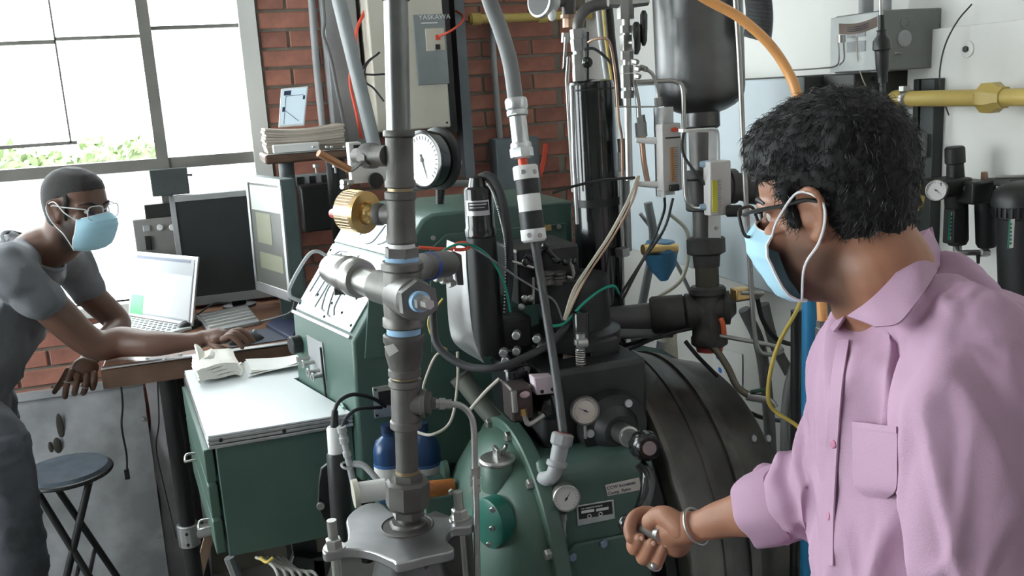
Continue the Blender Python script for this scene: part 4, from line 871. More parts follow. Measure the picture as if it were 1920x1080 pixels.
PT([(641, 803, 1.88), (648, 785, 1.90), (668, 768, 1.95), (695, 765, 2.02), (715, 764, 2.1)], .004).build('cord', rubber, bn)
PT([(662, 870, 1.88), (680, 872, 1.87), (695, 885, 1.86), (712, 905, 1.85)], .007, 4).build('bracket_arm', greyplas, bn)
MB().torus(A(650, 873, 1.88), (.3, -.3, 1), .011, .003, 20, 6).build('clamp_ring', greyplas, bn)
# ---- blue bottles
for px, yt, Y, lab in ((735, 815, 1.98, 'blue plastic bottle with white label, beside the cabinet face'), (800, 812, 1.98, 'blue plastic bottle with white label, beside the orange coupling band')):
    b0_ = A(px, 905, Y); t = T('blue_bottle', lab, 'bottle', b0_); r = 30*mpp(b0_); zt = A(px, yt, Y).z; zb = .905
    MB().lathe((b0_.x, Y, zb), (0, 0, 1), [(0, r*.9), (.004, r), (zt-zb-.035, r), (zt-zb-.012, r*.8), (zt-zb, r*.35), (zt-zb+.012, r*.33)], 28).build('body', bluebot, t)
    MB().lathe((b0_.x, Y, zt+.008), (0, 0, 1), [(0, r*.4), (.018, r*.38)], 20).build('cap', mat('dark_blue_cap', (.01, .03, .09), .4), t)
    zl = A(px, 893, Y).z; zh = A(px, 863, Y).z
    MB().lathe((b0_.x, Y, zl), (0, 0, 1), [(0, r+.0008), (zh-zl, r+.0008)], 28, False).build('label', paper, t)
    MB().lathe((b0_.x, Y, zh-.006), (0, 0, 1), [(0, r+.0014), (.006, r+.0014)], 28, False).build('label_band', bluelab, t)
    for a, b_, z_ in ((-.9, .2, .62), (-.5, .4, .35), (-.8, .3, .15)):
        MB().lathe((b0_.x, Y, zl+(zh-zl)*z_), (0, 0, 1), [(0, r+.0012), (.002 if z_ != .35 else .006, r+.0012)], 28, False).build('label_print', bluelab, t) if z_ == .15 else None
    text('Chevron', 'label_lettering', bluelab, t, V((b0_.x-.006 if px < 760 else b0_.x-.014, Y-r-.0016, zl+.009)), .011, R_BACK)
slab(MB(), .295, .48, 1.93, 2.125, .875, .905).build('bottle_shelf', green, con, bevel=.003)
# ---- round black gauge behind the pipe
rg = T('pressure_gauge', 'large black pressure gauge with white face on the console top', 'gauge', A(823, 395, 2.3))
gc = A(793, 300, 2.27); gax = V((-.90, -.44, .03)).normalized()
gauge(rg, gc, gax, 56*mpp(gc), facem, blackg, math.radians(250), .045, 24)
MB().lathe(gc-gax*.045, gax, [(-.02, .055), (-.012, .078), (0, .078), (.006, .07)], 36).build('back_flange', blackp, rg)
PLA(MB(), [(828, 345, 2.3, 8), (824, 395, 2.3, 6)], 12).build('post', blackp, rg)
PLA(MB(), [(845, 302, 2.33, 8), (860, 305, 2.35, 8)], 10).build('rear_fitting', steel, rg)
# ================================================================== FLEX CONDUIT AND PROBE
pr = T('conduit_probe', 'grey flexible conduit feeding a black and white probe and long rod', 'conduit', A(1050, 905, 1.60))
PT([(905, -60, 1.78), (918, 0, 1.78), (940, 60, 1.775), (957, 120, 1.77), (967, 190, 1.765)], .0152, 6, 18).build('flexible_conduit', greyhose, pr)
def PX(px0, px1, Y0, Y1, segs):
    (x0, y0), (x1, y1) = px0, px1
    return [(x0+(x1-x0)*(y-y0)/(y1-y0), y, Y0+(Y1-Y0)*(y-y0)/(y1-y0), h) for y, h in segs]
hd = lambda s: PX((967, 185), (981, 310), 1.765, 1.745, s)
PLA(MB(), hd([(184, 19), (188, 21), (202, 21), (206, 19)]), 10).build('gland_nut', alu, pr); PLA(MB(), hd([(205, 18), (208, 20), (216, 20), (219, 17)]), 8).build('gland_nut', alu, pr)
PLA(MB(), hd([(217, 16), (270, 16)]), 24).build('gland_body', alu, pr); PLA(MB(), hd([(267, 18), (270, 20), (277, 20), (279, 17)]), 20).build('gland_ring', alu, pr)
PLA(MB(), hd([(276, 20), (279, 22), (294, 22), (297, 19)]), 8).build('gland_nut', alu, pr)
PLA(MB(), hd([(296, 9), (311, 9)]), 10).build('red_wire_end', redp, pr)
bd_ = lambda s: PX((984, 308), (1002, 455), 1.745, 1.72, s)
for nm, m, s, n in (('probe_end', white, [(310, 21), (313, 24), (336, 24)], 4), ('probe_band', blackp, [(334, 22), (364, 22)], 20), ('probe_sleeve', white, [(362, 21), (366, 22), (398, 22)], 20), ('probe_band', blackp, [(396, 23), (432, 23)], 20), ('probe_end', white, [(429, 24), (449, 24), (453, 20)], 4)):
    PLA(MB(), bd_(s), n if n > 4 else 16).build(nm, m, pr)
bolts(pr, [A(980, 322, 1.722), A(1001, 322, 1.722), A(992, 441, 1.70), A(1012, 441, 1.70)], (0, -1, 0), .005, .004, steel, 'screw', 8)
PT([(1002, 452, 1.72), (1020, 560, 1.69), (1040, 690, 1.65), (1057, 820, 1.60)], .0088, 4, 14).build('rod', mat('dark_grey_rod', (.085, .087, .09), .4), pr)
fl_ = lambda s: PX((1056, 812), (1042, 880), 1.60, 1.59, s)
PLA(MB(), fl_([(812, 18), (815, 21), (832, 21), (836, 17)]), 8).build('elbow_nut', greyplas, pr); PLA(MB(), fl_([(834, 16), (868, 15)]), 20).build('elbow_body', greyplas, pr)
PLA(MB(), fl_([(812, 14), (811, 14)]), 16).build('red_bush', mat('rust_bush', (.30, .08, .05), .6), pr)
PLA(MB(), fl_([(863, 17), (866, 20), (873, 20), (876, 16)]), 20).build('elbow_ring', greyplas, pr)
PT([(1043, 872, 1.59), (1038, 888, 1.59), (1030, 896, 1.60), (1018, 898, 1.62)], .0145, 4, 16).build('elbow', greyplas, pr)
# ================================================================== IGNITION COIL
ic = T('ignition_coil', 'black cylindrical coil canister with silver label on black mount', 'coil', A(905, 660, 1.86))
cx_ = lambda s: PX((894, 330), (916, 640), 1.86, 1.86, s)
PLA(MB(), cx_([(330, 10), (333, 14), (350, 18)]), 20).build('terminal_cap', blackg, ic)
PLA(MB(), cx_([(349, 22), (353, 27), (425, 28), (428, 30), (441, 30), (444, 27)]), 32).build('canister', blackg, ic)
PLA(MB(), cx_([(441, 28), (660, 30)]), 28).build('mount_column', blackp, ic)
lb = MB(); p0, p1 = A(893, 372, 1.86), A(897, 401, 1.86)
for j in range(2):
    pass
def wrapl(y0, y1, a0, a1, rpx, m, nm):
    f = MB(); n = 10; rings = []
    for i in range(n+1):
        a = math.radians(a0+(a1-a0)*i/n); col_ = []
        for y in (y0, y1):
            q = A(894+22*(y-330)/310, y, 1.86); r = rpx*mpp(q); col_.append(q+V((math.sin(a)*r, -math.cos(a)*r, 0)))
        rings.append(col_)
    f.grid(lambda u, v: rings[int(round(u*n))][int(round(v))], n, 1, .0004); f.build(nm, m, ic)
wrapl(373, 401, -70, 25, 28.6, alu, 'label'); wrapl(376, 392, -60, 20, 29, blackp, 'label_field'); wrapl(379, 381, -52, 12, 29.3, alu, 'label_line'); wrapl(385, 386.5, -52, 5, 29.3, alu, 'label_line')
tag(PT([(900, 334, 1.86), (915, 330, 1.85), (930, 345, 1.84), (945, 390, 1.83), (953, 450, 1.83), (955, 520, 1.83), (947, 590, 1.83)], .0095, 6, 12).build('ignition_lead', rubber), 'thick black lead curving down from the coil top', 'cable')
bc = spl([A(914, 345, 1.82), A(925, 365, 1.82), A(938, 410, 1.82), (A(946, 450, 1.82)), A(948, 500, 1.82), A(945, 585, 1.82)], 14)
ch_ = T('bead_chain', 'silver bead chain hanging beside the thick black lead', 'chain', A(945, 585, 1.82))
m = MB()
for p in bc: m.sphere(p, .0021, 6, 5)
m.build('beads', steel, ch_, kind='stuff')
shp = [(838, 450, 873, 464), (836, 500, 874, 500), (838, 560, 879, 560), (842, 610, 884, 610), (850, 640, 890, 640), (872, 660, 900, 668), (900, 675, 906, 680)]
sl = spl([A(a, b, 1.835) for a, b, c, d in shp], 4); sr_ = spl([A(c, d, 1.765) for a, b, c, d in shp], 4); n_s = len(sl)-1
tag(MB().grid(lambda u, v: sl[int(round(u*n_s))].lerp(sr_[int(round(u*n_s))], v) + V((0, -.012*math.sin(math.pi*v), 0)), n_s, 8, .0015).build('metal_shield', mat('bare_sheet_metal', (.55, .55, .56), .32, .8, var=.15, scale=10)), 'curved bare sheet metal shield in front of the coil mount', 'shield')
cl = T('clamp_bracket', 'small chrome clamp bracket bolted beside the metal shield', 'bracket', A(858, 525, 1.75))
MB().prism([A(848, 470, 1.75), A(866, 478, 1.75), A(870, 535, 1.75), A(858, 535, 1.75)], (0, .012, 0)).build('plate', darkiron, cl, bevel=.002)
for x, y in ((826, 520), (838, 524), (846, 520), (852, 530), (848, 495), (844, 480)): c = A(x, y, 1.74); MB().ccyl(c, c+V((-.014, -.01, 0)), .0075, .002, 6).build('nut', steel, cl)
zt_ = T('red_cable_tie', 'red cable tie looped round the shield top', 'cable tie', A(830, 465, 1.74))
PT([(785, 464, 1.75), (815, 466, 1.745), (850, 467, 1.74)], .0035, 3, 6).build('tail', redp, zt_); PT([(850, 467, 1.74), (855, 458, 1.74), (872, 455, 1.74), (880, 463, 1.75), (868, 468, 1.74), (852, 468, 1.74)], .0035, 4, 6).build('loop', redp, zt_)
def wire(pts, r, m, name, label, k=6, n=8): return tag(PT(pts, r, k, n).build(name, m), label, 'cable')
wire([(797, 520, 1.72), (812, 490, 1.72), (835, 468, 1.73), (860, 458, 1.73), (890, 462, 1.75), (920, 485, 1.78), (945, 530, 1.78), (957, 585, 1.79)], .0025, greenw, 'green_wire', 'green wire looping from the pipe cross over the coil shield')
wire([(876, 458, 1.75), (920, 485, 1.74), (970, 520, 1.74), (1010, 545, 1.74), (1040, 565, 1.74), (1055, 600, 1.74)], .002, greyhose, 'grey_wire', 'thin grey wire crossing in front of the rocker box')
wire([(815, 560, 1.80), (812, 600, 1.80), (822, 650, 1.78), (870, 685, 1.74), (930, 690, 1.70), (980, 672, 1.72), (1030, 645, 1.74), (1075, 600, 1.76)], .008, rubber, 'black_hose', 'black rubber hose sagging below the coil mount', 8, 12)
wire([(830, 560, 1.85), (803, 600, 1.85), (815, 640, 1.84), (838, 655, 1.84)], .002, yellowc, 'yellow_wire', 'thin yellow wire beside the pipe column')
wire([(838, 655, 1.9), (815, 670, 1.9), (795, 720, 1.92), (795, 740, 1.95)], .003, mat('beige_wire', (.50, .46, .40), .5), 'beige_wire', 'short beige wire in front of the console name plate')
wire([(858, 660, 1.9), (858, 720, 1.9), (845, 790, 1.9), (810, 815, 1.9), (780, 810, 1.95)], .0035, mat('beige_wire', (.50, .46, .40), .5), 'beige_wire', 'long beige wire looping above the blue bottles')
wire([(942, 705, 1.78), (910, 735, 1.80), (880, 770, 1.82)], .004, mat('beige_wire', (.50, .46, .40), .5), 'beige_wire', 'beige wire slanting beside the breather pipe')
wire([(770, 355, 2.42), (830, 345, 2.42), (880, 343, 2.42)], .008, greyhose, 'grey_tube', 'grey hose arching behind the black gauge')
wire([(1035, 612, 1.75), (1060, 605, 1.75), (1095, 568, 1.76), (1125, 545, 1.78), (1150, 536, 1.80), (1160, 550, 1.82)], .0032, greenw, 'green_wire', 'green wire arching beside the black surge cylinder')
for j, (a, b_) in enumerate(((0, 0), (5, 3), (-4, 2), (8, -2))):
    wire([(1196+a*.3, 330, 1.84), (1180+a, 375+b_, 1.82), (1145+a, 440+b_, 1.80), (1105+a, 500+b_, 1.78), (1078+a, 545, 1.76), (1058+a*.4, 600, 1.74)], .0022, whitew if j < 3 else copper, 'cream_wire', 'cream wire in the bundle tied beside the surge cylinder').__setitem__('group', 'cream wire bundle')
wire([(1262, 372, 1.80), (1245, 430, 1.82), (1205, 490, 1.84), (1168, 560, 1.84)], .003, rubber, 'black_wire', 'black wire slanting down from under the red logo flow meter')
wire([(1246, 370, 1.82), (1244, 400, 1.84), (1215, 470, 1.85), (1162, 555, 1.86)], .003, rubber, 'black_wire', 'black wire running behind the slanting pair near the meter bracket')
wire([(1310, 240, 1.78), (1285, 245, 1.74), (1280, 285, 1.74), (1305, 325, 1.73), (1335, 360, 1.72)], .003, rubber, 'black_wire', 'black wire looped between the two flow meters')
wire([(1035, 362, 1.80), (1080, 348, 1.80), (1130, 338, 1.80), (1190, 333, 1.80)], .003, blackp, 'black_tie', 'black cable tie strapped round the surge cylinder')
# ================================================================== SURGE CYLINDER AND TUBING
su = T('surge_cylinder', 'tall glossy black surge cylinder topped with silver hex fittings', 'cylinder', A(1125, 640, 2.0))
sx = lambda s: PX((1107, 150), (1128, 560), 2.0, 2.0, s)
PLA(MB(), sx([(150, 30), (153, 42), (160, 44), (640, 43)]), 40).build('body', blackg, su)
PLA(MB(), sx([(166, 44.6), (169, 44.6)]), 40).build('rim_groove', blackp, su)
PLA(MB(), sx([(370, 44.5), (384, 44.5)]), 40).build('band', blackp, su)
PLA(MB(), [(1100, 155, 1.99, 22), (1100, 149, 1.99, 18)], 24).build('top_boss', blackp, su)
for ya, yb, h, n in ((54, 72, 16, 6), (73, 95, 15, 6), (94, 108, 11, 16), (102, 152, 12, 6)): PLA(MB(), [(1084, ya, 1.97, h), (1086, yb, 1.97, h)], n).build('hex_fitting', steel, su)
PT([(1085, 60, 1.97), (1084, 45, 1.97), (1092, 25, 1.97), (1110, 12, 1.97), (1150, 4, 1.96), (1170, 2, 1.95)], .0125, 6, 16).build('elbow_tube', galv, su)
MB().sphere(A(1101, 117, 1.93), .0125, 18, 12).build('knob', blackg, su); PT([(1101, 60, 1.95), (1101, 150, 1.95)], .004, 0).build('knob_stem', blackp, su)
PT([(1061, 70, 2.0), (1058, 130, 2.0), (1066, 108, 1.97), (1063, 150, 1.97), (1068, 240, 1.97), (1075, 360, 1.97)], .004, 0, 8).build('side_strap', steel, su)
PLA(MB(), [(1062, 62, 2.02, 9), (1061, 80, 2.02, 9)], 6).build('hex_fitting', steel, su)
PT([(1072, 160, 1.955), (1076, 300, 1.955), (1083, 420, 1.955)], .0045, 0, 6).build('side_rail', alu, su)
ov = T('overhead_pipe', 'brown pipe with dark round gauge dropping from above the cylinder', 'pipe', A(1066, 60, 2.04))
PLA(MB(), [(1068, -40, 2.04, 13), (1066, 30, 2.04, 13)], 18).build('pipe', castiron, ov); PLA(MB(), [(1066, 28, 2.04, 15), (1066, 34, 2.04, 15), (1066, 35, 2.04, 11), (1066, 52, 2.04, 11)], 8).build('copper_bush', copper, ov)
c = A(1018, 2, 2.02); MB().lathe(c, (-.9, -.4, .1), [(-.03, .025), (0, .037), (.012, .037), (.014, .033)], 32).build('gauge_case', steel, ov); MB().lathe(c, (-.9, -.4, .1), [(.0142, .032), (.015, .032)], 28).build('gauge_face', blackp, ov)
PLA(MB(), [(1028, 10, 2.03, 7), (1060, 5, 2.04, 7)], 12).build('gauge_stem', castiron, ov); MB().sphere(A(1035, 28, 2.0), (.01, .01, .014), 10, 8).build('wing_nut', white, ov)
hs = T('hose_pair', 'grey and yellow striped hoses behind the hex fittings', 'hose', A(1140, 150, 2.2))
PT([(1060, -700, 2.15), (1122, 15, 2.15), (1128, 80, 2.15), (1140, 160, 2.15)], .007, 4).build('grey_hose', greyplas, hs); PT([(1069, -700, 2.14), (1131, 15, 2.14), (1137, 80, 2.14), (1150, 170, 2.14)], .003, 4, 6).build('yellow_stripe', yellowc, hs); PT([(1078, -700, 2.16), (1140, 15, 2.16), (1148, 100, 2.16), (1160, 200, 2.16)], .012, 4).build('dark_hose', rubber, hs)
wire([(1103, 80, 1.92), (1115, 74, 1.90), (1135, 72, 1.88), (1146, 90, 1.88), (1155, 150, 1.88), (1160, 220, 1.88), (1166, 260, 1.88), (1168, 330, 1.88)], .003, copper, 'capillary_tube', 'thin copper capillary arching from the hex fitting')
wire([(1096, 92, 1.93), (1115, 92, 1.92), (1140, 112, 1.91), (1156, 135, 1.91)], .0032, rubber, 'black_lead', 'short black lead arching over the surge cylinder top')
vc = T('valve_manifold', 'silver tube fittings and valves with black lever handles in a column', 'valve', A(1178, 340, 1.86))
vx = lambda s: PX((1172, -10), (1180, 340), 1.86, 1.86, s)
PLA(MB(), [(1140, 4, 1.87, 9), (1160, 3, 1.87, 13), (1185, 2, 1.86, 13), (1215, 0, 1.86, 10)], 6).build('cross_fitting', steel, vc)
for ya, yb, h, n in ((-15, 14, 14, 6), (14, 36, 16, 6), (36, 48, 8, 16), (48, 62, 11, 6), (62, 68, 7, 16), (66, 95, 13, 4), (96, 112, 13, 6), (112, 122, 8, 16), (122, 137, 12, 6), (138, 164, 12, 6), (164, 170, 8, 16), (170, 184, 12, 6)):
    PLA(MB(), vx([(ya, h), (yb, h)]), n).build('fitting', steel, vc)
PLA(MB(), vx([(184, 7), (338, 7)]), 14).build('tube', steel, vc)
for x, y0, y1, h in ((1193, 42, 102, 9), (1207, 20, 86, 7)): PLA(MB(), [(x, y0, 1.83, h*.5), (x+.5, y0+8, 1.83, h), (x+1.5, (y0+y1)/2, 1.825, h), (x+1, y1-10, 1.82, h*.9), (x, y1, 1.82, h*.4)], 14).build('lever_handle', blackg, vc)
PLA(MB(), [(1180, 80, 1.85, 5), (1190, 80, 1.83, 5)], 10).build('handle_nut', steel, vc)
PT([(1188, 150, 1.85), (1196, 190, 1.85), (1198, 220, 1.85)], .005, 4).build('branch_tube', steel, vc)
for ya, yb, h in ((216, 230, 8), (230, 256, 11)): PLA(MB(), [(1201, ya, 1.85, h), (1203, yb, 1.85, h)], 6).build('fitting', steel, vc)
PLA(MB(), [(1203, 254, 1.85, 8), (1204, 268, 1.85, 8)], 6).build('brass_nut', brass, vc)
PT([(1204, 265, 1.85), (1207, 300, 1.85), (1213, 335, 1.85), (1216, 345, 1.85)], .006, 3).build('copper_stub', copper, vc)
for x, y in ((1188, 115), (1192, 128), (1205, 128), (1192, 142), (1200, 126)): MB().ccyl(A(x, y, 1.83), A(x+8, y+2, 1.82), .006, .001, 6).build('small_nut', steel, vc)
PT([(1212, 130, 1.83), (1224, 140, 1.83), (1232, 165, 1.83), (1235, 190, 1.83)], .004, 4).build('bent_tube', steel, vc)
PLA(MB(), [(1234, 183, 1.83, 8), (1236, 200, 1.83, 8)], 6).build('fitting', steel, vc)
wire([(1193, 154, 1.84), (1240, 152, 1.83), (1266, 153, 1.82), (1280, 168, 1.81), (1282, 230, 1.80), (1284, 330, 1.79), (1287, 372, 1.78), (1300, 388, 1.77), (1320, 390, 1.75)], .0048, steel, 'sample_tube', 'long bent silver sample tube passing the flow meters', 6, 10)
wire([(1160, 200, 1.82), (1235, 200, 1.80)], .0018, steel, 'thin_rod', 'thin horizontal silver rod crossing the valve column', 0)
lt = T('level_tube', 'slim silver level tube standing beside the surge cylinder', 'tube', A(1172, 560, 1.95))
PT([(1164, 330, 1.95), (1168, 560, 1.95)], .004, 0).build('thin_tube', steel, lt); PT([(1173, 330, 1.96), (1178, 470, 1.96)], .009, 0, 12).build('sight_tube', greyplas, lt)
for y0, y1, h, m in ((260, 285, 9, blackp), (285, 320, 9, galv), (320, 332, 11, steel), (465, 480, 13, steel)): PLA(MB(), [(1166, y0, 1.93, h), (1168, y1, 1.93, h)], 8).build('collar', m, lt)
# ---- hanging steel tank
tk = T('steel_tank', 'large brushed steel tank narrowing to a dark iron outlet pipe', 'tank', A(1318, 640, 1.88))
tx = lambda s: PX((1306, -40), (1330, 640), 1.90, 1.84, s)
PLA(MB(), tx([(-60, 84), (165, 82), (178, 80), (190, 74), (200, 62), (208, 46), (212, 34)]), 56).build('shell', tanksteel, tk)
PLA(MB(), tx([(209, 34), (238, 34), (242, 29)]), 28).build('outlet_collar', tanksteel, tk)
PLA(MB(), tx([(240, 25), (322, 25)]), 28).build('outlet_pipe', galv, tk)
k_ = MB(); PLA(k_, tx([(318, 33), (322, 36), (334, 36), (338, 32), (376, 32), (380, 35), (392, 35), (395, 31)]), 28); PLA(k_, [(1320, 352, 1.865, 28), (1362, 350, 1.86, 28), (1364, 350, 1.86, 33), (1376, 349, 1.86, 33)], 26); k_.build('iron_tee', darkiron, tk)
PLA(MB(), [(1374, 349, 1.86, 26), (1400, 348, 1.86, 26), (1404, 350, 1.86, 30), (1440, 356, 1.86, 30)], 26).build('side_elbow', darkiron, tk)
PLA(MB(), tx([(392, 23), (448, 23)]), 26).build('outlet_pipe', castiron, tk)
PLA(MB(), tx([(444, 32), (448, 36), (474, 36), (478, 28)]), 8).build('union_nut', darkiron, tk); PLA(MB(), tx([(476, 26), (500, 24)]), 24).build('union_tail', darkiron, tk)
PLA(MB(), tx([(498, 22), (542, 22)]), 24).build('nipple', mat('olive_pipe', (.10, .095, .075), .5, .4), tk)
k_ = MB(); PLA(k_, tx([(536, 30), (540, 34), (550, 34), (554, 30), (600, 31), (628, 31), (632, 34), (644, 34), (648, 29)]), 28)
PLA(k_, [(1326, 578, 1.845, 28), (1356, 576, 1.83, 27), (1358, 576, 1.83, 32), (1368, 576, 1.82, 32), (1370, 576, 1.82, 22), (1380, 576, 1.815, 12)], 26)
PLA(k_, [(1326, 580, 1.845, 28), (1296, 584, 1.86, 28)], 26); k_.build('iron_cross', darkiron, tk)
PLA(MB(), [(1304, 583, 1.86, 33), (1288, 585, 1.865, 35), (1284, 585, 1.87, 30), (1282, 585, 1.87, 34), (1226, 592, 1.90, 36), (1220, 592, 1.905, 32)], 28).build('iron_coupling', darkiron, tk)
PLA(MB(), [(1226, 592, 1.90, 25), (1128, 602, 1.95, 25)], 26).build('iron_pipe', mat('iron_pipe_grey', (.12, .12, .12), .45, .5), tk)
PLA(MB(), tx([(646, 26), (658, 24)]), 20).build('red_plug', mat('dull_red', (.45, .08, .06), .4), tk)
PT([(1352, 598, 1.80), (1356, 610, 1.79), (1358, 632, 1.79)], .006, 3).build('orange_tag', mat('orange_plastic', (.85, .16, .06), .4), tk)
PLA(MB(), [(1150, 624, 1.92, 12), (1190, 621, 1.91, 13), (1260, 620, 1.89, 13)], 16).build('lower_tube', greyhose, tk)
bvv = T('brass_valve', 'yellow brass valve with silver lever on the white wall side', 'valve', A(1390, 560, 1.75))
MB().box(A(1388, 550, 1.76), (.036, .03, .026)).build('body', brass, bvv, bevel=.003); PT([(1390, 549, 1.74), (1432, 550, 1.72)], .005, 0).build('lever', steel, bvv); PT([(1378, 562, 1.77), (1415, 556, 1.75), (1425, 552, 1.74)], .006, 0).build('stem', galv, bvv)
bw_ = T('brass_cock', 'brass stopcock on blue funnel behind the slim level tube', 'valve', A(1240, 470, 2.1))
PLA(MB(), [(1205, 468, 2.12, 10), (1268, 466, 2.12, 10)], 10).build('body', brass, bw_); PLA(MB(), [(1238, 470, 2.15, 34), (1240, 500, 2.15, 26), (1245, 525, 2.15, 8)], 24).build('funnel', mat('blue_funnel', (.06, .20, .36), .4), bw_); PLA(MB(), [(1238, 452, 2.15, 26), (1238, 470, 2.15, 34)], 24).build('funnel_rim', mat('blue_funnel', (.06, .20, .36), .4), bw_)
# ---- flow meters
def meter(nm, label, quad_, Y, dep, tubecol, stripe, knob):
    t = T(nm, label, 'flow meter', A(quad_[0], quad_[3], Y)); x0, y0, x1, y1 = quad_
    p, q = A(x0, y1, Y), A(x1, y0, Y); slab(MB(), p.x, q.x, Y, Y+dep, p.z, q.z).build('acrylic_block', mat('scale_block', (.60, .58, .57), .3, var=.05), t, bevel=.003)
    a, b = stripe; p, q = A(a[0], a[1], Y-.001), A(b[0], b[1], Y-.001); slab(MB(), p.x, q.x, Y-.003, Y, p.z, q.z).build('scale_tube', tubecol, t)
    tm = MB(); n = 16
    for i in range(n): c = A(b[0]+5, b[1]+(a[1]-b[1])*i/(n-1), Y-.0008); tm.box(c, (.006 if i % 4 else .010, .0008, .0008))
    tm.build('scale_marks', ink, t, kind='stuff')
    if knob: c = A(*knob, Y-.01); MB().ccyl(c+V((-.008, .01, 0)), c+V((.02, -.008, 0)), .0125, .003, 20).build('knob', blackp, t)
    return t
f1 = meter('flow_meter', 'narrow flow meter with red oval mark and amber tube', (1244, 230, 1277, 360), 1.80, .03, mat('amber_tube', (.45, .20, .06), .3), ((1259, 340), (1263, 276)), None)
MB().sphere(A(1265, 243, 1.798), (.009, .001, .005), 16, 8).build('red_oval', redp, f1)
MB().box(A(1262, 258, 1.7985), (.036, .001, .003)).build('dark_line', blackp, f1); MB().box(A(1264, 352, 1.797), (.022, .01, .014)).build('lower_clip', blackp, f1, bevel=.002)
p, q = A(1231, 368, 1.835), A(1262, 200, 1.835); slab(MB(), p.x, q.x, 1.834, 1.838, p.z, q.z).build('back_plate', alu, f1); slab(MB(), p.x, p.x+.003, 1.80, 1.838, p.z, q.z).build('side_plate', alu, f1)
for y in (264, 346): PLA(MB(), [(1232, y, 1.83, 7), (1216, y, 1.83, 6), (1192, y-1, 1.84, 4)], 10).build('inlet', white, f1)
f2 = meter('flow_meter', 'short flow meter with yellow scale and round black knob', (1333, 300, 1371, 406), 1.70, .03, mat('yellow_scale', (.65, .60, .05), .4), ((1336, 398), (1344, 338)), (1372, 396))
for y in (308, 388): PLA(MB(), [(1333, y, 1.72, 8), (1322, y, 1.72, 7), (1312, y, 1.73, 5)], 10).build('inlet', mat('pale_blue_fitting', (.35, .5, .62), .4), f2)
MB().tube(spl([A(1280, 246, 1.74), A(1325, 243, 1.735), A(1342, 244, 1.735), A(1346, 256, 1.735), A(1347, 300, 1.735)], 3), .004, 6).build('strap_edge', alu, f2)
MB().prism([A(1330, 246, 1.735), A(1348, 246, 1.735), A(1352, 446, 1.735), A(1329, 446, 1.735)], (0, .003, 0)).build('strap', alu, f2); MB().prism([A(1281, 242, 1.735), A(1346, 242, 1.735), A(1346, 248, 1.735), A(1281, 248, 1.735)], (0, .02, 0)).build('strap_top', alu, f2)
bolts(f2, [A(1343, 428, 1.734)], (0, -1, 0), .004, .003, steel, 'rivet', 10)
wire([(1376, -40, 1.66), (1386, 100, 1.66), (1396, 320, 1.66), (1410, 560, 1.66), (1416, 635, 1.66), (1426, 660, 1.66), (1448, 664, 1.66), (1466, 656, 1.68), (1440, 646, 1.70), (1350, 630, 1.78)], .0052, steel, 'bent_rod', 'long bent steel tube hanging in front of the pale cabinet', 5, 10)
wire([(1328, 645, 1.82), (1345, 660, 1.80), (1365, 690, 1.78), (1382, 725, 1.76), (1405, 742, 1.74)], .008, mat('olive_tube', (.22, .20, .15), .4, .6), 'bent_outlet', 'olive metal tube bending over the flywheel guard', 6, 12)
vh = T('drain_valve', 'small steel drain valve with green handle over the flywheel guard', 'valve', A(1420, 745, 1.73))
PLA(MB(), [(1400, 742, 1.74, 9), (1440, 750, 1.72, 8)], 10).build('body', steel, vh); MB().box(A(1424, 732, 1.73), (.045, .01, .008)).build('handle', mat('dark_green_wheel', (.02, .08, .05), .4), vh, bevel=.003); PT([(1425, 745, 1.73), (1446, 752, 1.72), (1454, 762, 1.72)], .006, 3).build('spout', steel, vh)
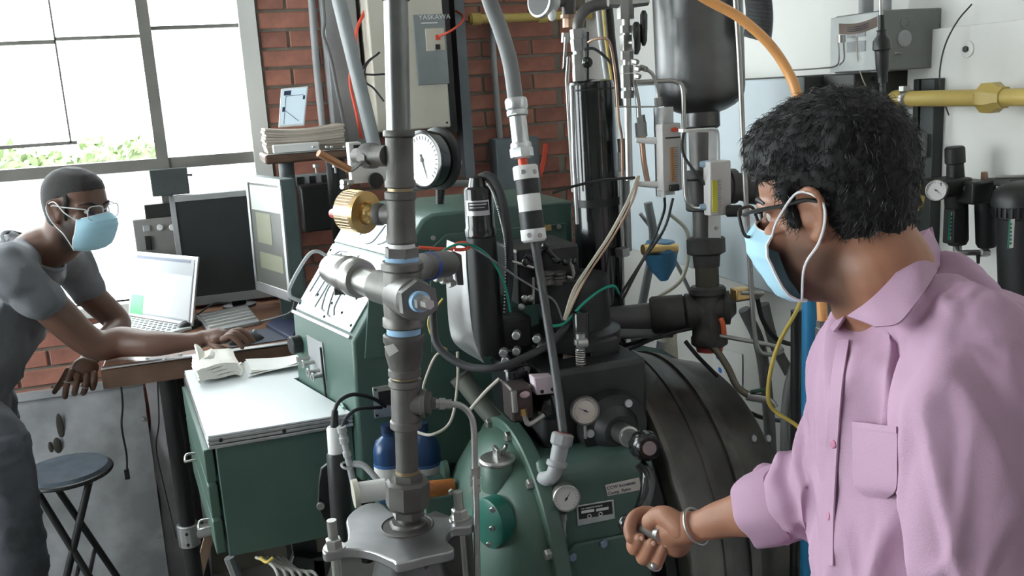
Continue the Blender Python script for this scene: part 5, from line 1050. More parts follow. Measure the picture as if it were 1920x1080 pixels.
# dim hoses behind the engine
for k, (pts, r, m, lab) in enumerate((([(1215, 380, 2.3), (1225, 450, 2.3), (1210, 540, 2.3), (1190, 640, 2.25)], .012, greyhose, 'thick grey hose hanging in the corner behind the meters'),
    ([(1255, 400, 2.4), (1290, 440, 2.4), (1280, 520, 2.4), (1230, 560, 2.4)], .006, whitew, 'pale hose loop behind the iron union'),
    ([(1200, 400, 2.45), (1260, 480, 2.45), (1300, 560, 2.45)], .006, greyplas, 'grey hose crossing behind the blue funnel'),
    ([(1180, 655, 1.9), (1240, 630, 1.86), (1300, 615, 1.84)], .004, rubber, 'black lead running below the iron coupling'),
    ([(1285, 640, 1.85), (1310, 670, 1.84), (1345, 705, 1.84)], .005, rubber, 'black lead slanting over the flywheel guard'),
    ([(1165, 650, 1.98), (1200, 640, 1.95), (1260, 625, 1.92), (1300, 600, 1.90)], .005, rubber, 'second black lead beneath the iron pipe'),
    ([(1240, 640, 2.2), (1235, 700, 2.2), (1270, 740, 2.2)], .012, greyplas, 'pale grey hose behind the mesh guard'),
    ([(1395, 580, 2.1), (1425, 650, 2.1), (1440, 760, 2.1), (1448, 900, 2.1)], .016, greyhose, 'thick grey hose against the white wall behind bent tube'),
    ([(1432, 570, 2.05), (1450, 640, 2.05), (1480, 700, 2.0)], .014, greyhose, 'second thick grey hose against white wall'),
    ([(1420, 560, 2.0), (1430, 600, 2.0), (1455, 635, 2.0), (1500, 650, 1.9)], .006, rubber, 'black cable looping toward the blue post'),
    ([(1360, 745, 2.2), (1420, 780, 2.2), (1470, 790, 2.1)], .006, rubber, 'black cable lying behind the flywheel guard'),
    ([(1512, 640, 1.62), (1488, 690, 1.62), (1474, 760, 1.62), (1472, 880, 1.60), (1476, 1000, 1.6)], .010, greyhose, 'grey hose bundled left of the blue post'),
    ([(1520, 660, 1.60), (1500, 720, 1.60), (1486, 790, 1.60), (1484, 900, 1.60)], .008, greyhose, 'slimmer grey hose bundled left of the blue post'),
    ([(1502, 563, 1.55), (1490, 590, 1.55), (1462, 640, 1.55), (1446, 690, 1.55), (1440, 740, 1.55), (1450, 768, 1.55), (1490, 795, 1.52), (1508, 812, 1.50)], .0042, yellowc, 'yellow cable curving past the blue post'))):
    wire(pts, r, m, 'hose' if r > .0055 else 'cable', lab, 6, 10)
PLA(MB(), [(1260, 660, 2.3, 10), (1262, 720, 2.3, 12)], 12)
pot = T('cable_gland_box', 'pale plastic canister behind the iron coupling', 'canister', A(1255, 690, 2.25)); PLA(MB(), AP((1252, 620), (1256, 680), 2.25, [(620, 14), (624, 16), (680, 16)]), 16).build('body', whitew, pot); PLA(MB(), AP((1252, 612), (1252, 622), 2.25, [(612, 12), (622, 12)]), 16).build('lid', greyplas, pot)
# ---- orange hose and paper strip
oh = T('orange_hose', 'translucent orange hose arching down past the dark haired man', 'hose', A(1545, 700, 1.45))
PT([(1270, -40, 1.62), (1320, -4, 1.61), (1385, 32, 1.59), (1440, 80, 1.57), (1475, 130, 1.55), (1495, 180, 1.53), (1520, 300, 1.50), (1536, 450, 1.47), (1542, 605, 1.45)], .0095, 6, 14).build('tube', orangeh, oh)
for y0, y1, h in ((600, 614, 12), (614, 640, 14), (640, 660, 11), (660, 690, 13), (690, 720, 10)): PLA(MB(), [(1543, y0, 1.45, h), (1543, y1, 1.45, h)], 6).build('coupler', steel, oh)
rp = T('ribbed_paper', 'grey printed paper strip curling beside the steel tank', 'paper', A(1420, 85, 1.75))
MB().grid(lambda u, v: A(1392+52*u+6*math.sin(3*v), -20+(88+14*u)*v, 1.75+.04*math.sin(2.5*u+.3)), 10, 16, .001).build('sheet', mat('grey_print', (.25, .26, .28), .7), rp)
for k in range(11): MB().tube([A(1398+44*u+6*math.sin(3*((k+1)/12)), -14+(84+14*u)*(k+1)/12, 1.748+.04*math.sin(2.5*u+.3)) for u in (0, .25, .5, .75, 1)], .0008, 4).build('print_line', mat('faint_print', (.16, .17, .19), .8), rp)
# ---- blue post
bp_ = T('blue_post', 'bright blue steel post standing behind the pink shirt', 'post', V((A(1518, 700, 1.50).x, 1.50, 0)))
c = A(1518, 700, 1.50); zt = A(1514, 540, 1.50).z
MB().ccyl((c.x, 1.50, 0), (c.x, 1.50, zt), .0155, .002, 24).build('tube', bluep, bp_); MB().lathe((c.x, 1.50, 0), (0, 0, 1), [(0, .05), (.008, .05), (.012, .02)], 24).build('foot', bluep, bp_)
MB().cyl((c.x+.012, 1.56, 0), (c.x+.012, 1.56, zt-.06), .012).build('rear_rail', blackp, bp_)
# ================================================================== RIGHT WALL
pc = T('pale_cabinet', 'pale blue grey electrical cabinet on the white wall', 'cabinet', (1.45, 2.3, 1.1))
XF = 1.36; a = AX(1511, 142, XF); bb_ = AX(1540, 590, XF); ny = a.y; zb = AX(1520, 572, XF).z
slab(MB(), XF, 1.549, ny, ny+1.0, zb, a.z).build('body', mat('dark_grey_paint', (.07, .072, .07), .5), pc, bevel=.004); slab(MB(), XF-.018, XF, ny+.002, ny+1.0, zb+.004, a.z-.003).build('door', paleblue, pc, bevel=.004)
slab(MB(), XF-.021, XF-.018, ny+.06, ny+.09, (zb+a.z)/2-.06, (zb+a.z)/2+.06).build('door_latch', blackp, pc)
dg = T('dark_trunking', 'dark grey trunking box beside the pale cabinet', 'trunking', (1.47, ny-.1, 1.4)); z2 = A(1600, 138, ny-.12).z
slab(MB(), 1.40, 1.549, ny-.12, ny-.01, 1.35, z2).build('body', mat('dark_grey_paint', (.07, .072, .07), .5), dg, bevel=.003)
bolts(dg, [A(1636, 148, ny-.121)], (0, -1, 0), .006, .004, blackp, 'screw', 10)
jb = T('junction_box', 'grey junction box with a round knockout on the white wall', 'junction box', (1.48, 1.7, 1.7))
XJ = 1.40; pn = AX(1656, 80, XJ); JY = pn.y; zb = A(1690, 131, JY).z; zt = A(1690, 17, JY).z
slab(MB(), XJ, 1.549, JY, JY+.16, zb, zt).build('body', greybox, jb, bevel=.003); slab(MB(), XJ-.012, XJ, JY+.003, JY+.16, zb+.003, zt-.003).build('cover', mat('pale_cover', (.62, .66, .64), .4), jb, bevel=.002)
c = A(1695, 72, JY); MB().lathe(c, (0, -1, 0), [(0, .0175), (.003, .0175), (.004, .015), (.0042, .012)], 24).build('knockout', greyplas, jb); c = A(1697, 42, JY); MB().torus(c, (0, 1, 0), .011, .0012, 20, 6).build('knockout_ring', greybox, jb)
for x in (1680, 1684, 1690): MB().sphere(A(x, 100, JY-.001), .003, 8, 6).build('screw', steel, jb)
for y0, z0_ in ((.03, .6), (.09, .35)): slab(MB(), XJ-.014, XJ-.012, JY+.04, JY+.10, zb+(zt-zb)*z0_, zb+(zt-zb)*(z0_+.18)).build('warning_label', greyplas, jb)
MB().cyl((1.47, JY+.08, zt), (1.47, JY+.08, 3.2), .013).build('conduit', greyplas, jb); MB().cyl((1.46, JY+.13, zt), (1.46, JY+.16, 3.2), .016).build('conduit', greyplas, jb)
ub = T('tube_bracket', 'thin looped metal tube with silver clamp beside the junction box', 'bracket', A(1576, 120, 1.75)); PT([(1572, 80, 1.75), (1573, 112, 1.75), (1566, 124, 1.77), (1540, 128, 1.85), (1480, 132, 1.95)], .002, 4, 6).build('tube', steel, ub); PT([(1582, 80, 1.75), (1583, 110, 1.75), (1574, 122, 1.76)], .002, 4, 6).build('tube', steel, ub); PLA(MB(), [(1577, 66, 1.75, 8), (1577, 80, 1.75, 8)], 12).build('clamp', steel, ub)
pl = T('hanging_plug', 'black cable connector plug hanging in front of the junction box', 'plug', A(1656, 190, 1.45))
PLA(MB(), [(1651, -40, 1.45, 3), (1652, 35, 1.45, 3)], 8).build('hanger', steel, pl); PLA(MB(), [(1652, 28, 1.45, 6), (1653, 60, 1.45, 6)], 10).build('stem', blackp, pl)
PLA(MB(), [(1653, 56, 1.45, 10), (1653, 60, 1.45, 8), (1654, 66, 1.45, 9), (1655, 76, 1.45, 16), (1655, 92, 1.45, 17), (1655, 95, 1.45, 13), (1656, 128, 1.45, 12), (1655, 138, 1.45, 9), (1655, 155, 1.45, 8)], 20).build('connector', blackp, pl)
for y in (141, 146, 151): PLA(MB(), [(1655, y, 1.45, 9), (1655, y+2.5, 1.45, 9)], 16).build('boot_ring', blackp, pl)
PT([(1655, 150, 1.45), (1655, 175, 1.45), (1660, 220, 1.45), (1668, 300, 1.45)], .0055, 4).build('cord', rubber, pl)
MB().grid(lambda u, v: A(1573+72*u, 44-12*u+6*math.sin(3.1*u)+20*v+(-2*u), 1.445-.02*u), 10, 2, .0006).build('paper_tag', mat('aged_tag_paper', (.34, .27, .24), .8), pl)
for v in (.3, .5, .7): MB().tube([A(1580+58*u, 44-12*u+6*math.sin(3.1*u)+20*v, 1.4435-.02*u) for u in (.05, .3, .6, .85)], .0006, 4).build('tag_print', ink, pl)
tag(MB().tube(spl([AX(1606, 62, 1.387), AX(1606, 80, 1.386), AX(1608, 110, 1.386), AX(1618, 150, 1.41), AX(1640, 190, 1.44)], 5), .0014, 6).build('pale_wire', whitew), 'thin pale wire drooping across the junction box cover', 'cable')
# white board on the wall with washer, pipe and struts
tb = struct(slab(MB(), 1.528, 1.55, .4, AX(1702, 150, 1.53).y, .2, AX(1900, 38, 1.53).z).build('trim_1', sheetm, bevel=.002))
ws = T('washer_bolt', 'large white washer with dark bolt in the wall board', 'bolt', AX(1815, 92, 1.528)); c = AX(1815, 92, 1.528)
MB().lathe(c, (-1, 0, 0), [(0, .017), (.003, .017), (.004, .015)], 28).build('washer', white, ws); MB().lathe(c+V((-.004, 0, 0)), (-1, 0, 0), [(0, .0065), (.005, .0065), (.006, .004)], 6).build('bolt', darkiron, ws)
wire([(1822, 8, 1.58), (1795, 40, 1.58), (1772, 85, 1.59), (1762, 135, 1.59), (1765, 175, 1.58), (1779, 216, 1.56)], .0016, rubber, 'wall_wire', 'thin black wire arching across the white board')
for x0, x1, lab in ((1711, 1721, 'narrow black strut rail on the wall'), (1725, 1751, 'wide black strut rail behind the yellow pipe')):
    ya, yb = AX(x0, 200, 1.50).y, AX(x1, 200, 1.50).y; tag(slab(MB(), 1.50, 1.528, min(ya, yb), max(ya, yb), .3, AX(1730, 148, 1.5).z).build('strut_rail', mat('black_green_strut', (.02, .028, .026), .45), bevel=.002), lab, 'rail')
yp = T('gas_pipe', 'yellow gas pipe with hexagonal union on the white wall', 'pipe', AX(1800, 184, 1.45)); XP = 1.45
e0, e1 = AX(1702, 190, XP), AX(1960, 176, XP); zp = (e0.z+e1.z)/2; e0.z = e1.z = zp
MB().cyl(e0, e1, .0165).build('pipe', yellow, yp); u_ = AX(1861, 181, XP); u_.z = zp; dy = V((0, -1, 0))
MB().lathe(u_-dy*.03, dy, [(0, .02), (.006, .023), (.012, .03), (.036, .031), (.05, .022), (.06, .021)], 8).build('union', yellow, yp)
MB().tube(spl([e0, e0+V((0, .03, 0)), e0+V((.02, .055, 0)), e0+V((.06, .062, 0))], 5), .019, 16).build('elbow', yellow, yp)
MB().lathe(e0+V((0, .01, 0)), (0, -1, 0), [(0, .0185), (.004, .022), (.012, .022), (.016, .018)], 20).box(e0+V((-.01, 0, .022)), (.016, .014, .01)).build('hose_clamp', steel, yp)
es = T('stop_button', 'small grey box with red stop button on the strut', 'button', AX(1718, 272, 1.49)); c = AX(1719, 272, 1.49); MB().box(c, (.03, .04, .05)).build('box', greyplas, es, bevel=.003); MB().ccyl(c+V((-.015, -.004, 0)), c+V((-.026, -.004, 0)), .009).build('button', redp, es)
wire([(1700, 245, 1.74), (1722, 262, 1.71), (1755, 288, 1.655)], .0014, copper, 'copper_wire', 'thin copper wire crossing the black strut')
# ---- air filter and regulator bank
rgl = T('air_regulator', 'black air regulator with round gauge and tall knob on the wall', 'regulator', AX(1790, 455, 1.45)); RY = 1.50
rx = lambda s: PX((1790, 275), (1795, 460), RY, RY, s)
PLA(MB(), rx([(275, 15), (278, 18), (305, 18), (307, 15), (332, 16)]), 20).build('knob', blackp, rgl)
q, p = A(1764, 372, RY-.03), A(1826, 332, RY-.03); slab(MB(), q.x, p.x, RY-.03, RY+.03, q.z, p.z).build('head', blackp, rgl, bevel=.005)
PLA(MB(), rx([(360, 21), (450, 20), (458, 16)]), 24).build('bowl', blackp, rgl); PLA(MB(), rx([(456, 8), (470, 8)]), 10).build('drain', steel, rgl)
slab(MB(), A(1766, 455, RY).x, A(1776, 455, RY).x, RY-.03, RY, A(1770, 455, RY).z, A(1770, 390, RY).z).build('guard_bar', blackp, rgl, bevel=.003)
def strip_label(t, x0, y0, x1, y1, Y):
    slab(MB(), A(x0, y1, Y).x, A(x1, y1, Y).x, Y-.001, Y, A(x0, y1, Y).z, A(x0, y0, Y).z).build('label', white, t)
    slab(MB(), A(x0, y1, Y).x, A(x0+3, y1, Y).x, Y-.0016, Y, A(x0, y1, Y).z, A(x0, y0, Y).z).build('label_stripe', mat('label_green', (.02, .30, .16), .5), t)
    m = MB()
    for k in range(6): yy = y0+(y1-y0)*(.1+.8*k/6); m.box(A((x0+x1)/2+1.5, yy+3, Y-.0012), (.0045, .0006, .0042))
    m.build('label_print', ink, t)
strip_label(rgl, 1777, 398, 1787, 450, RY-.0235)
gc = A(1756, 357, RY-.02); gauge(rgl, gc, (-.85, -.5, .05), 20*mpp(gc), facem, steel, math.radians(220), .03, 14); PLA(MB(), [(1760, 352, RY-.01, 8), (1775, 350, RY, 8)], 10).build('gauge_stem', steel, rgl)
PLA(MB(), [(1812, 352, RY-.035, 6), (1812, 354, RY-.04, 6)], 10).build('port_plug', galv, rgl)
fx = lambda s: PX((1846, 335), (1850, 465), RY-.03, RY-.03, s)
ft = T('air_filter', 'slim black air filter bowl beside the regulator', 'filter', A(1850, 470, RY)); 
q, p = A(1824, 385, RY-.06), A(1868, 338, RY-.06); slab(MB(), q.x, p.x, RY-.06, RY, q.z, p.z).build('head', blackp, ft, bevel=.004); PLA(MB(), fx([(340, 19), (455, 19), (463, 15)]), 24).build('bowl', blackp, ft); PLA(MB(), fx([(322, 6), (338, 7)]), 6).build('cap_nut', copper, ft)
slab(MB(), A(1862, 462, RY).x, A(1871, 462, RY).x, RY-.05, RY-.02, A(1866, 462, RY).z, A(1866, 390, RY).z).build('guard_bar', blackp, ft, bevel=.003)
PT([(1793, 466, RY-.01), (1797, 474, RY-.02), (1815, 474, RY-.03), (1850, 474, RY-.04)], .006, 3).build('drain_tube', steel, ft); PLA(MB(), [(1838, 474, RY-.04, 8), (1852, 474, RY-.04, 8)], 6).build('drain_nut', steel, ft); PLA(MB(), [(1834, 478, RY-.04, 4), (1834, 494, RY-.04, 3)], 8).build('drain_tip', blackp, ft)
bf = T('large_filter', 'large black filter housing with domed lid beside the slim filter', 'filter', A(1910, 700, 1.36)); lx_ = lambda s: PX((1913, 345), (1921, 640), 1.36, 1.36, s)
PLA(MB(), lx_([(342, 20), (346, 34), (356, 46), (372, 50), (380, 51), (382, 48), (402, 47), (405, 43), (640, 42), (700, 40)]), 36).build('housing', blackp, bf)
rm = MB(); c = A(1914, 393, 1.36); rr = 48*mpp(c)
for i in range(28): a = 2*math.pi*i/28; rm.box(c+V((math.cos(a)*rr, math.sin(a)*rr, 0)), (.004, .004, .02), MX.Rotation(a, 3, 'Z'))
rm.build('lid_ribs', blackp, bf, kind='stuff'); strip_label(bf, 1888, 412, 1899, 466, 1.36-.0375)
q, p = A(1878, 350, 1.42), A(1940, 330, 1.42); slab(MB(), q.x, p.x, 1.40, 1.46, q.z, p.z).build('bracket', darkiron, bf, bevel=.003); PT([(1866, 333, 1.44), (1930, 331, 1.40)], .004, 0).build('bracket_bar', steel, bf)
PLA(MB(), [(1893, 562, 1.31, 8), (1898, 566, 1.30, 9)], 10).build('drain_cock', steel, bf)
yv = T('brass_elbow_valve', 'brass elbow valve beside the regulator gauge', 'valve', AX(1725, 370, 1.48)); PLA(MB(), [(1705, 345, RY+.05, 14), (1722, 346, RY+.04, 14), (1724, 346, RY+.04, 10), (1742, 350, RY+.02, 10)], 16).build('body', brass, yv); MB().prism([A(1713, 372, RY+.03), A(1735, 362, RY+.02), A(1732, 385, RY+.02), A(1712, 406, RY+.03)], (0, .008, 0)).build('handle', yellow, yv)
# ---- cables beneath the drawer cabinet
for k in range(6):
    wire([(480+10*k, 1045, 2.2), (505+11*k, 1055+3*k, 2.15), (520+14*k, 1075, 2.1), (530+16*k, 1120, 2.1)], .004, mat('pale_grey_cable', (.50, .49, .46), .5), 'pale_cable', 'pale cable in the bundle below the drawer cabinet')['group'] = 'cable bundle below the cabinet'
wire([(488, 1046, 2.14), (500, 1054, 2.10), (512, 1046, 2.1)], .004, yellowc, 'yellow_tie', 'yellow tie round the pale cable bundle')
wire([(430, 1045, 2.3), (440, 1070, 2.3), (450, 1100, 2.3)], .014, greyhose, 'hose', 'grey hose below the drawer cabinet corner')
tag(MB().box(A(580, 1060, 2.25), (.10, .03, .05), MX.Rotation(.4, 3, 'Y')).box(A(600, 1080, 2.25), (.03, .03, .12)).build('bracket_arm', blackc, bevel=.003), 'black bracket arm below the drawer cabinet', 'bracket')

lbp = T('wall_label', 'white sheet with blue blotches pinned on the white wall', 'sign', AX(1365, 690, 1.548))
p_ = [AX(x, y, 1.546) for x, y in ((1338, 650), (1392, 664), (1392, 725), (1338, 708))]
MB().prism(p_, (-.002, 0, 0)).build('sheet', paper, lbp)
for x, y, r in ((1346, 668, .014), (1364, 688, .022), (1372, 700, .016), (1350, 694, .012)): MB().sphere(AX(x, y, 1.5435), (.001, r, r*.8), 14, 8).build('blue_print', mat('print_blue', (.05, .22, .62), .6), lbp)
# ================================================================== PEOPLE
from mathutils.bvhtree import BVHTree
RH = V((math.cos(YAW), -math.sin(YAW), 0)); DH = V((math.sin(YAW), math.cos(YAW), 0)); UP = V((0, 0, 1))
def limb(mb, pts, n=16, k=5):                    # pts [(V, r)] -> rounded tapering tube
    P_ = spl([p for p, r in pts], k); rs = []; m = len(pts)
    for i in range(m-1):
        for j in range(k): t = j/k; t = t*t*(3-2*t); rs.append(pts[i][1]*(1-t)+pts[i+1][1]*t)
    rs.append(pts[-1][1]); mb.tube(P_, rs, n)
    mb.sphere(P_[0], rs[0]*.985, n, 10); mb.sphere(P_[-1], rs[-1]*.985, n, 10); return mb
def erings(mb, rings, n=28):                     # rings [(center, axis a, axis b, ra, rb)]
    return mb.loft([[c + a*(ra*math.cos(2*math.pi*i/n)) + b*(rb*math.sin(2*math.pi*i/n)) for i in range(n)] for c, a, b, ra, rb in rings])
class Head:
    def __init__(s, f, u_hint, ear, side, sc=1.):
        s.f = V(f).normalized(); s.r = s.f.cross(V(u_hint)).normalized(); s.u = s.r.cross(s.f); s.sc = sc
        s.o = V(ear) - s.r*(side*.079*sc) - s.f*(-.008*sc) - s.u*(-.018*sc)
    def p(s, x, y, z): return s.o + (s.r*x + s.f*y + s.u*z)*s.sc
    def R(s): return MX((s.r, s.f, s.u)).transposed()
    def ring(s, z, w_, yf, yb, n=32, y0=None):
        y0 = (yf+yb)/2-.012 if y0 is None else y0; out = []
        for i in range(n):
            a = 2*math.pi*i/n; c, q = math.cos(a), math.sin(a)
            c = math.copysign(abs(c)**.88, c); out.append(s.p(w_*c, y0 + ((yf-y0) if q > 0 else (y0-yb))*math.copysign(abs(q)**.9, q), z))
        return out
    SK = [(-.119, .018, .066, .028), (-.110, .038, .078, .008), (-.095, .052, .084, -.015), (-.077, .060, .086, -.035), (-.055, .067, .088, -.065), (-.03, .071, .086, -.083), (-.01, .074, .085, -.093),
          (.01, .0755, .091, -.099), (.035, .0755, .094, -.101), (.06, .072, .088, -.096), (.085, .061, .074, -.082), (.103, .044, .052, -.06), (.113, .02, .02, -.03)]
    def skull(s, mb, off=0.):
        mb.loft([s.ring(z, w_+off, yf+off, yb-off) for z, w_, yf, yb in s.SK])
        limb(mb, [(s.p(0, .088, .008), .009*s.sc), (s.p(0, .104, -.018), .011*s.sc), (s.p(0, .108, -.034), .014*s.sc)], 12, 4)
        for x in (-.017, .017): mb.sphere(s.p(x, .092, -.038), .010*s.sc)
        for x in (-1, 1):
            limb(mb, [(s.p(.015*x, .089, .013), .008*s.sc), (s.p(.04*x, .083, .016), .008*s.sc), (s.p(.058*x, .066, .010), .007*s.sc)], 10, 3)
            mb.sphere(s.p(.045*x, .066, -.03), (.022*s.sc, .022*s.sc, .022*s.sc))
        for x in (-1, 1): s.ear(mb, x)
    def ear(s, mb, x):
        rim = [(.070, .012, -.006), (.078, .010, .012), (.085, .000, .022), (.090, -.016, .022), (.090, -.024, .008), (.086, -.022, -.010), (.082, -.014, -.028), (.078, -.004, -.040), (.072, .004, -.040)]
        limb(mb, [(s.p(a*x, b, c), r*s.sc) for (a, b, c), r in zip(rim, (.004, .0045, .005, .005, .005, .005, .006, .0075, .006))], 10, 3)
        mb.sphere(s.p(.077*x, -.006, -.006), (.004*s.sc, .016*s.sc, .026*s.sc), 14, 10, s.R())
        limb(mb, [(s.p(.078*x, .006, .004), .004*s.sc), (s.p(.083*x, -.010, .006), .0038*s.sc), (s.p(.082*x, -.014, -.012), .0038*s.sc)], 8, 3)
        limb(mb, [(s.p(.074*x, .010, -.012), .0055*s.sc), (s.p(.076*x, .010, -.022), .005*s.sc)], 8, 2)
    def mask(s, parent, drop=0.):
        # pleated sheet wrapped over nose, cheeks and chin
        prof = [(-.006, .052, .112), (-.022, .062, .129), (-.040, .066, .132), (-.056, .066, .125), (-.074, .068, .117), (-.092, .067, .110), (-.108, .062, .101), (-.120, .054, .088), (-.126, .046, .072)]
        def fn(u, v):
            t = v*(len(prof)-1); i = min(int(t), len(prof)-2); t -= i
            z = prof[i][0]*(1-t)+prof[i+1][0]*t; w_ = prof[i][1]*(1-t)+prof[i+1][1]*t; yf = prof[i][2]*(1-t)+prof[i+1][2]*t
            a = (u-.5)*2*math.radians(66); sd = abs(math.sin(a)); pl = .0022*max(0, math.sin(v*math.pi*6))*math.cos(a)
            return s.p((w_+.010)*math.sin(a)*1.12, .018+(yf+pl-.018)*(math.cos(a)**.8 if math.cos(a) > 0 else 0), z - .022*sd*sd*(1-v) + .004*sd*v)
        s.mfn = fn
        parent = MB().grid(fn, 30, 24, -.0016).build('face_mask', maskc, parent, 'pale blue surgical mask')
        e_ = MB(); e_.tube([fn(i/24, 0) for i in range(25)], .0016*1.2, 6); e_.tube([fn(i/24, 1) for i in range(25)], .0018, 6)
        for u in (0, 1): e_.tube([fn(u, i/16) for i in range(17)], .0022, 6)
        e_.build('mask_edge', maskw, parent)
        for x, u in ((-1, 0), (1, 1)):
            MB().tube(spl([fn(u, .03), s.p(.086*x, .040, -.005), s.p(.088*x, .004, .022), s.p(.090*x, -.024, .006), s.p(.088*x, -.022, -.020), s.p(.083*x, -.004, -.048), s.p(.076*x, .026, -.075), fn(u, .93)], 6), .0017*s.sc*1.1, 6).build('ear_loop', maskw, parent)
    def eyes(s, parent, open_=True):
        for x in (-1, 1):
            c = s.p(.032*x, .070, -.002); MB().sphere(c, .0125*s.sc, 16, 12).build('eye', mat('eye_white', (.65, .62, .58), .3), parent)
            MB().sphere(c+s.f*.0095*s.sc-s.u*.002, .0052*s.sc, 12, 8).build('iris', blackp, parent)
            limb(MB(), [(s.p(.014*x, .093, .017), .003), (s.p(.036*x, .088, .024), .0042), (s.p(.056*x, .070, .017), .0028)], 8, 4).build('eyebrow', hairm, parent)
    def glasses(s, parent, fm, rad, lm, safety=False):
        yb = .112
        for x in (-1, 1):
            pts = []
            for i in range(24):
                a = 2*math.pi*i/24; c, q = math.cos(a), math.sin(a); c = math.copysign(abs(c)**.6, c); q = math.copysign(abs(q)**.6, q)
                X = .034*x + .027*c; pts.append(s.p(X, yb-.16*abs(X)**1.4 if not safety else yb-.5*abs(X)**1.5, -.002+.021*q))
            rimo = MB().tube(pts, rad, 8, True).build('glasses_rim', fm, parent) if rad else None
            c = sum(pts, V())/len(pts); g = MB(); g.add(pts+[c], [(i, (i+1) % 24, 24) for i in range(24)]); g.build('lens', lm, rimo or parent)
            MB().tube(spl([s.p(.062*x, yb-.012, .010), s.p(.079*x, .075, .012), s.p(.084*x, .03, .010), s.p(.085*x, -.005, .010), s.p(.083*x, -.03, -.004)], 4), rad*1.25 if rad else .0022, 6).build('temple', fm, parent)
        MB().tube(spl([s.p(-.010, yb-.001, .004), s.p(0, yb+.002, .007), s.p(.010, yb-.001, .004)], 3), rad or .002, 6).build('bridge', fm, parent)
def surf(o_me):
    b = bmesh.new(); b.from_mesh(o_me); t = BVHTree.FromBMesh(b); b.free(); return t
def hit(tree, px, py, off=.001):
    d = ray(px, py).normalized(); h = tree.ray_cast(CAM, d)
    return (h[0] + (h[1] if h[1].dot(d) < 0 else -h[1])*off, (h[1] if h[1].dot(d) < 0 else -h[1])) if h[0] else (None, None)
def wrinkle(me, fn):
    me.update(); ns = [v.normal.copy() for v in me.vertices]
    for v, n in zip(me.vertices, ns): v.co += n*fn(v.co, n)
    me.update()
def finger(mb, pts, r0=.0105, r1=.0085):
    n = len(pts); limb(mb, [(p, r0+(r1-r0)*i/(n-1)) for i, p in enumerate(pts)], 12, 4)
def nail(parent, p, n, t, w_=.0052, l=.006):
    n = V(n).normalized(); t = V(t).normalized(); b = n.cross(t); MB().sphere(p, (w_, l, .0016), 10, 6, MX((b, t, n)).transposed()).build('finger_nail', nailm, parent)

# ------------------------------------------------------------------ man in the pink shirt
tilt = math.radians(15); az = math.radians(42)
hf = (RH*-math.cos(az) + DH*math.sin(az))*math.cos(tilt) - UP*math.sin(tilt)
hp = Head(hf, UP + RH*-.02, AD(1532, 412, 1.14), -1, .95)
body = MB(); hp.skull(body)
NB = AD(1655, 560, 1.22)
limb(body, [(hp.p(0, -.028, -.03), .060), (hp.p(0, -.035, -.075), .058), (hp.p(0, -.045, -.115), .060), (NB, .066), (AD(1700, 680, 1.22), .07)], 20, 5)
limb(body, [(hp.p(0, .05, -.105), .03), (hp.p(0, .01, -.10), .045)], 16, 3)
FW_ = (RH*-1 + DH*-.06).normalized(); LT = DH
PEL = AD(1735, 1330, 1.22)
erings(body, [(AD(1690, 640, 1.22), FW_, LT, .06, .08), (AD(1715, 720, 1.22), FW_, LT, .085, .14), (AD(1725, 900, 1.22), FW_, LT, .095, .14), (AD(1728, 1100, 1.22), FW_, LT, .10, .13), (PEL, FW_, LT, .11, .15)])
SR, SL = AD(1612, 655, 1.35), AD(1815, 625, 1.06)
ELR, WRR = AD(1545, 915, 1.34), AD(1312, 986, 1.49)
EL2 = AD(1470, 945, 1.38)
limb(body, [(SR, .05), (AD(1585, 790, 1.35), .045), (ELR, .044), (AD(1490, 938, 1.37), .046), (AD(1420, 958, 1.42), .039), (AD(1360, 972, 1.46), .030), (WRR, .0245), (AD(1285, 990, 1.505), .027)], 18, 5)
limb(body, [(AD(1812, 680, 1.08), .036), (AD(1825, 900, 1.02), .04), (AD(1845, 1150, 1.0), .04), (AD(1800, 1330, 1.02), .03), (AD(1780, 1420, 1.03), .028)], 14, 4)
for s_ in (-1, 1):
    hipj = PEL + LT*s_*.09; limb(body, [(hipj, .08), (V((hipj.x, hipj.y, .5)), .055), (V((hipj.x+.02, hipj.y, .10)), .035), (V((hipj.x-.08, hipj.y, .04)), .035), (V((hipj.x-.15, hipj.y, .035)), .028)], 12, 3)
# right hand closed on the crank grip
pm = [AD(1285, 990, 1.505), AD(1262, 994, 1.53), AD(1240, 997, 1.555), AD(1222, 1000, 1.575)]
limb(body, [(pm[0], .026), (pm[1], .031), (pm[2], .030), (pm[3], .024)], 16, 4)
body.sphere(AD(1268, 1014, 1.535), (.026, .026, .028)); body.sphere(AD(1252, 978, 1.53), (.024, .024, .022))
FNG = [[(1236, 968, 1.585), (1210, 962, 1.59), (1190, 970, 1.58), (1181, 990, 1.563), (1184, 1008, 1.553)],
       [(1224, 985, 1.605), (1196, 1000, 1.61), (1186, 1020, 1.59), (1190, 1030, 1.565), (1200, 1010, 1.545)],
       [(1228, 1005, 1.605), (1206, 1028, 1.60), (1204, 1046, 1.575), (1211, 1045, 1.55), (1222, 1020, 1.532)],
       [(1238, 1020, 1.59), (1222, 1044, 1.585), (1224, 1058, 1.56), (1233, 1055, 1.54), (1246, 1022, 1.525)]]
fm_ = MB()
for i, ch in enumerate(FNG): finger(fm_, [AD(*p) for p in ch], (.0132, .0118, .0116, .0106)[i], (.0108, .0102, .0102, .0092)[i])
limb(fm_, [(AD(1276, 990, 1.50), .020), (AD(1254, 972, 1.515), .019), (AD(1236, 968, 1.53), .017), (AD(1220, 978, 1.537), .0155)], 14, 4)
hb = remesh(body, .0042, 3); hand = remesh(fm_, .0021, 2)
bm_ = bmesh.new(); bm_.from_mesh(hb); bm_.from_mesh(hand); both = bpy.data.meshes.new('both'); bm_.to_mesh(both); bm_.free()
